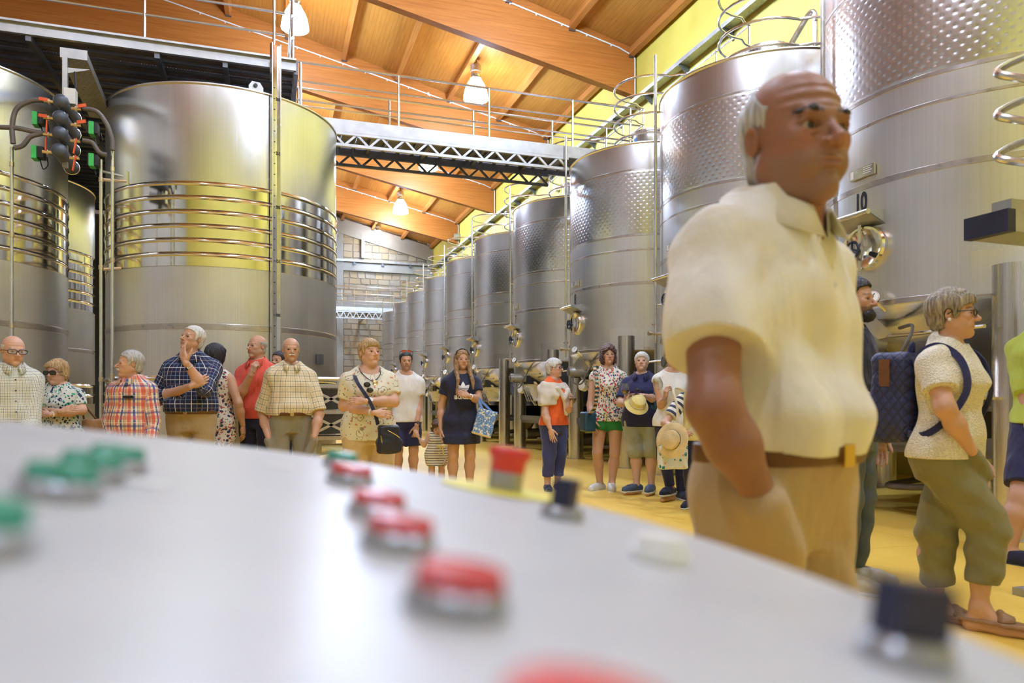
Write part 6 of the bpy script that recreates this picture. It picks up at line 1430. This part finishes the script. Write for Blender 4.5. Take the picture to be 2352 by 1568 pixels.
MB().lathe([(0, .085), (.05, .082), (.08, .06), (.092, .0), (.135, -.035), (.132, -.038), (.088, -.003), (.076, .056), (.048, .077), (0, .08)], 28).build('crown_and_brim', C['yellow_c'], ht); MB().lathe([(.0925, .0), (.0955, .012), (.090, .022)], 28).build('hat_band', C['cream'], ht)
bb = p.L(1505, 948, .06); b = empty('shoulder_bag', p.W((bb[0], bb[1], 0))); tag(b, 'teal shoulder bag beside the woman in the navy polo', 'bag')
C['teal'] = plain('teal_leather', (.012, .06, .11), .45)
P_, F_ = solid([rbox((0, 0, bb[2]), (.075, .05, .075), .03)], .010, .02, disp=folds(7, .004)); nobj('bag_body', P_, F_, C['teal'], b)
bi = b.matrix_basis.inverted(); sl = Vector(p.J['shL'])
p.strap([bi @ p.W(q) for q in (sl + Vector((-.02, .10, -.10)), sl + Vector((-.02, .0, .062)), sl + Vector((-.03, -.085, .0)), sl + Vector((-.025, -.13, -.12)), sl + Vector((.0, -.12, -.26)), Vector(bb) + Vector((0, -.04, .09)))], C['teal'], .03, .006, 'bag_strap', b)
b13 = bpy.data.objects.new('shoulder_bag', None); COL.objects.link(b13); q = pix(1350, 968, dep=8.55); b13.location = (q.x, q.y, 0); tag(b13, 'woven zigzag shoulder bag hanging behind the woman in green shorts', 'bag')
P_, F_ = solid([rbox((0, 0, q.z), (.05, .06, .09), .025)], .011, .02); nobj('bag_body', P_, F_, C['teal'], b13)
t = NT('zigzag_weave'); x, y, z = t.sep(t.coord()); zz = t.math('ADD', z, t.math('MULTIPLY', t.math('PINGPONG', t.math('ADD', x, y), .012), 1.6))
t.fin(t.ramp(t.math('FRACT', t.math('DIVIDE', zz, .05)), [(.0, (.02, .02, .03)), (.3, (.60, .20, .05)), (.5, (.72, .66, .5)), (.7, (.05, .25, .22)), (.9, (.02, .02, .02))], 'CONSTANT'), .8)
q2 = pix(1366, 846, dep=8.42); q3 = pix(1372, 850, dep=8.55)
MB().tube(spline([(0, 0, q.z + .08), pix(1366, 935, dep=8.28) - Vector((q.x, q.y, 0)), pix(1371, 880, dep=8.25) - Vector((q.x, q.y, 0)), q2 - Vector((q.x, q.y, -.01)), q3 - Vector((q.x, q.y, -.03))]), .02, 7).build('bag_strap', t.m, b13)
# 15 -- black hair, glasses, sleeveless white
p = Person('black-haired woman with glasses in a sleeveless white top', 1545, 7.75, 795, 14, 'f', 1.02, 0, .006, 'tan', 1.04, dict(yaw=14, pitch=-3), ('pixie', 'black', .07), group=G2, seed=26,
           pose=dict(elR=(1519, 930, .06), wrR=(1527, 915, .24), hdR=(.1, .9, .2), upR=(-.8, 0, .4), cuR=(.9, .9, 1.0, 1.0), anR=(1540, 1120, .05), fyR=-40))
p.body().top(C['white_cotton'], .05, .48, .014, 'crew', nk=1.15); p.bottoms(C['navy'], 1.95); p.shoes(C['navy'], C['sole_w']); p.glasses(M['black'], M['lens_clear'], .12, .06)
glass(p.W(p.L(1524, 918, .28)), False, -.35, 'empty wine glass held by the woman with black hair', 1.15)
# 16 -- striped sleeve, hat and palm bag
p = Person('visitor in yellow and navy striped T-shirt carrying a straw hat', 1606, 7.1, 842, -16, 'f', 1.12, skin='tan', hair=('bob', 'brown', .05), group=G2, seed=27, pose=dict(elR=(1527, 972, .03), wrR=(1560, 992, .22), hdR=(1, -.1, .1), upR=(0, .5, 1)))
p.body().top(C['yellow_c'], 0, .48, .014, 'crew', h=.010)
for k in 'RL':
    sh, el = p.J['sh' + k], p.J['el' + k]; P_, F_ = solid([ccone(sh, sh + (el - sh) * .72, p.limb['ua'][0] * p.H * p.lg + .02, p.limb['ua'][1] * p.H * p.lg + .03)], .009, .02, disp=folds(4, .003)); nobj('sleeve', P_, F_, C['sailor'], p.root, {'pat': ('FLOAT_VECTOR', limb_uv(P_, [(sh, el, .2)]))})
p.bottoms(C['navy'], 1.9); p.shoes(C['navy'], C['sole_w'])
h = empty('straw_hat', pix(1543, 1010, dep=6.75)); h.rotation_euler = (math.radians(80), 0, -math.atan2(h.location.x, h.location.y) - .6); tag(h, 'straw hat with dark motif held beside the man in the white polo', 'hat')
MB().lathe([(0, .10), (.06, .095), (.085, .07), (.095, .0), (.17, -.012), (.175, -.006), (.17, .0), (.098, .008), (.09, .075), (.06, .10), (0, .105)], 32, Matrix.Diagonal((1, .95, .55, 1))).build('crown_and_brim', C['straw'], h); MB().lathe([(.099, .006), (.097, .022)], 32, Matrix.Diagonal((1, .95, .55, 1))).build('hat_band', C['navy'], h)
b = empty('beach_bag', (pix(1545, 1050, dep=6.9).x, pix(1545, 1050, dep=6.9).y, 0)); tag(b, 'white bag with palm leaf print below the straw hat', 'bag'); zb = pix(1545, 1048, dep=6.9).z
C['palm'] = floral('palm_leaf_print', (.74, .74, .70), [((.03, .25, .26), .5, .26), ((.72, .74, .70), 1.4, .24), ((.80, .40, .28), .45, .16)], 30)
P_, F_ = solid([rbox((0, 0, zb), (.13, .03, .10), .015)], .010, .01, disp=folds(5, .005)); nobj('bag_body', P_, F_, C['palm'], b, {'pat': ('FLOAT_VECTOR', P_[:, [0, 2, 1]])})
bi = b.matrix_basis.inverted(); MB().tube([bi @ q for q in spline([p.W(Vector(p.J['shR']) + Vector((.04, .05, .05))), pix(1548, 892, dep=6.95), pix(1556, 940, dep=6.85), pix(1553, 1000, dep=6.85), pix(1548, 1030, dep=6.9)])], .012, 7).build('rope_handle', C['cream'], b)
# 17 -- man in the white polo, close to the camera
p = Person('large bald man in cream-white polo with hand in pocket, closest to the camera', 1778, 1.50, 192, 54, g=1.0, belly=.028, skin='dark', hs=1.22, head=dict(yaw=-16, pitch=0, roll=-2, fat=.35, nose=.85, age=1.2, mouth=.014, brow=(.012, .012, .016), browk=1.0, stubble=.35, beardc=(.20, .17, .14), fwd=.05), hair=('bald', 'grey', .006, dict(up=1)), seed=30, res=.62,
           pose=dict(elR=(1640, 935, .21), wrR=(1752, 1150, .19), hdR=(.45, -1, 0), upR=(-.2, .0, 1.), elL=(1850, 930, -.28), wrL=(1845, 1090, -.22), nohand='LR'), lean=-.006)
p.body().top(C['polo_w'], .63, .572, .020, 'collar', tilt=.22, sl_r=.022, sl_ease=.020, fold=.009); p.collar(C['polo_w'], .35, rk=1.12); p.buttons(M['paper'], .80, .745, 2)
p.belt(C['red_brown'], .553, .024, .014); p.bottoms(C['khaki17'], 1.97, .562, loose=.020, fold=.006, extra=[cone(p.L(1750, 1158, .182), p.L(1785, 1250, .14), .047, .052) + (.05,)]); p.shoes(C['tan_shoe'], C['sole_d']); p.facial('brows', 'black')
# 18 -- bearded man half hidden behind him
p = Person('bearded man in navy T-shirt and jeans half hidden behind the white polo', 1957, 4.1, 640, 72, g=1.0, skin='tan', hs=1.08, head=dict(yaw=0, nose=1.2, stubble=.8, beardc=(.03, .025, .02)), hair=('short', 'black', .06), seed=31,
           pose=dict(elR=(1985, 940, .12), wrR=(2030, 905, .2), hdR=(.9, -.2, .1), upR=(-.2, .3, 1)))
p.body().top(C['navy'], .65, .50, .016, 'crew', sl_r=.016); p.bottoms(C['denim'], 1.97, .56, loose=.014, fold=.006); p.shoes(C['shoe_w'], C['sole_w']); p.facial('beard', 'black')
# 19 -- woman with backpack
p = Person('short-haired woman in cream knit top and olive trousers wearing a backpack', 2172, 3.42, 668, 70, 'f', 1.14, .014, .016, 'tan', 1.10, dict(yaw=14, pitch=0, nose=1.15, fat=.35), ('pixie', 'pepper', .07), seed=32, res=.8, lean=.012,
           pose=dict(elR=(2170, 935, .22), wrR=(2232, 1036, .17), nohand='R', hdR=(.6, -.6, 0), upR=(-.3, .3, 1), knR=(2272, 1215, .12), anR=(2250, 1392, .12), knL=(2150, 1225, -.02), anL=(2152, 1378, -.06), fyR=8, fyL=4))
p.body().top(C['knit'], .62, .50, .016, 'crew', sl_r=.014, sl_ease=.018, fold=.005, flare=[(.50, .132, .115, .11)]); p.bottoms(C['olive'], 1.70, .54, loose=.020, cuff_r=.070, fold=.006, extra=[cone(p.L(2236, 1045, .15), p.L(2262, 1085, .12), .034, .036) + (.04,)]); p.shoes(C['tan_shoe'], C['tan_shoe'], 'sandal')
p.glasses(M['black'], M['lens_clear'], .12, .065); MB().sphere(p.HM @ Vector((-.355, .03, -.13)), .008, 8, 6).build('earring', M['paper'], p.root)
H19 = p.H; b = empty('backpack', p.W((0, 0, 0))); b.rotation_euler.z = p.root.rotation_euler.z; tag(b, 'quilted navy backpack worn by the woman in the knit top', 'backpack')
t = NT('quilted_navy'); x, y, z = t.sep(t.coord()); d1 = t.math('PINGPONG', t.math('ADD', t.math('MULTIPLY', y, 1.3), z), .028); d2 = t.math('PINGPONG', t.math('SUBTRACT', t.math('MULTIPLY', y, 1.3), z), .028); dm = t.math('MINIMUM', d1, d2)
t.fin(t.ramp(t.math('MULTIPLY', dm, 35), [(.0, (.008, .010, .04)), (.4, (.018, .025, .10))]), .5); t.bump(t.math('POWER', t.math('MULTIPLY', dm, 35), .4), .5, .01)
yb = float(p.tb[5]) + .03
P_, F_ = solid([rbox((-.02, yb + .085, .70 * H19), (.075, .045, .14), .05), rbox((-.02, yb + .10, .61 * H19), (.085, .06, .06), .05)], .009, .04, disp=folds(5, .004)); nobj('bag_body', P_, F_, t.m, b)
P_, F_ = solid([ell((-.02, yb + .085, .795 * H19), (.125, .095, .035))], .008, .01); nobj('lid', P_, F_, C['navy2'], b)
MB().box((-.125, yb + .10, .755 * H19), (.05, .05, .13)).build('leather_tab', M['leather_brown'], b)
MB().tube(spline([(-.05, yb + .03, .80 * H19), (-.03, yb + .02, .845 * H19), (.0, yb + .03, .80 * H19)]), .012, 7).build('grab_handle', C['navy2'], b)
for k, q in (('R', -1), ('L', 1)):
    sh = Vector(p.J['sh' + k]); p.strap([(q * .06, yb + .02, .76 * H19), sh + Vector((-q * .035, .075, .05)), sh + Vector((-q * .03, -.01, .085)), sh + Vector((-q * .028, -.10, .02)), sh + Vector((-q * .02, -.13, -.11)), sh + Vector((q * .02, -.07, -.24)), sh + Vector((q * .035, .03, -.32)), (q * .09, yb + .05, .575 * H19)], C['navy2'], .03, .006, 'shoulder_strap', b)
# 20 -- lime polo at the right edge
p = Person('visitor in lime green polo and dark shorts cut by the right edge', 2402, 4.8, 660, 140, g=1.05, belly=.01, skin='tan', hair=('short', 'grey', .03), seed=33, pose=dict(elL=(2372, 965, .0), wrL=(2385, 1010, .1), anL=(2318, 1268, .1), knL=(2345, 1140, .1), fyL=-70, fyR=-50))
p.body().top(C['lime'], .62, .50, .018, 'collar', sl_r=.016, sl_ease=.012); p.collar(C['lime'], .35); p.bottoms(C['navy2'], .86, .56, loose=.02); p.shoes(C['navy'], C['sole_d'])
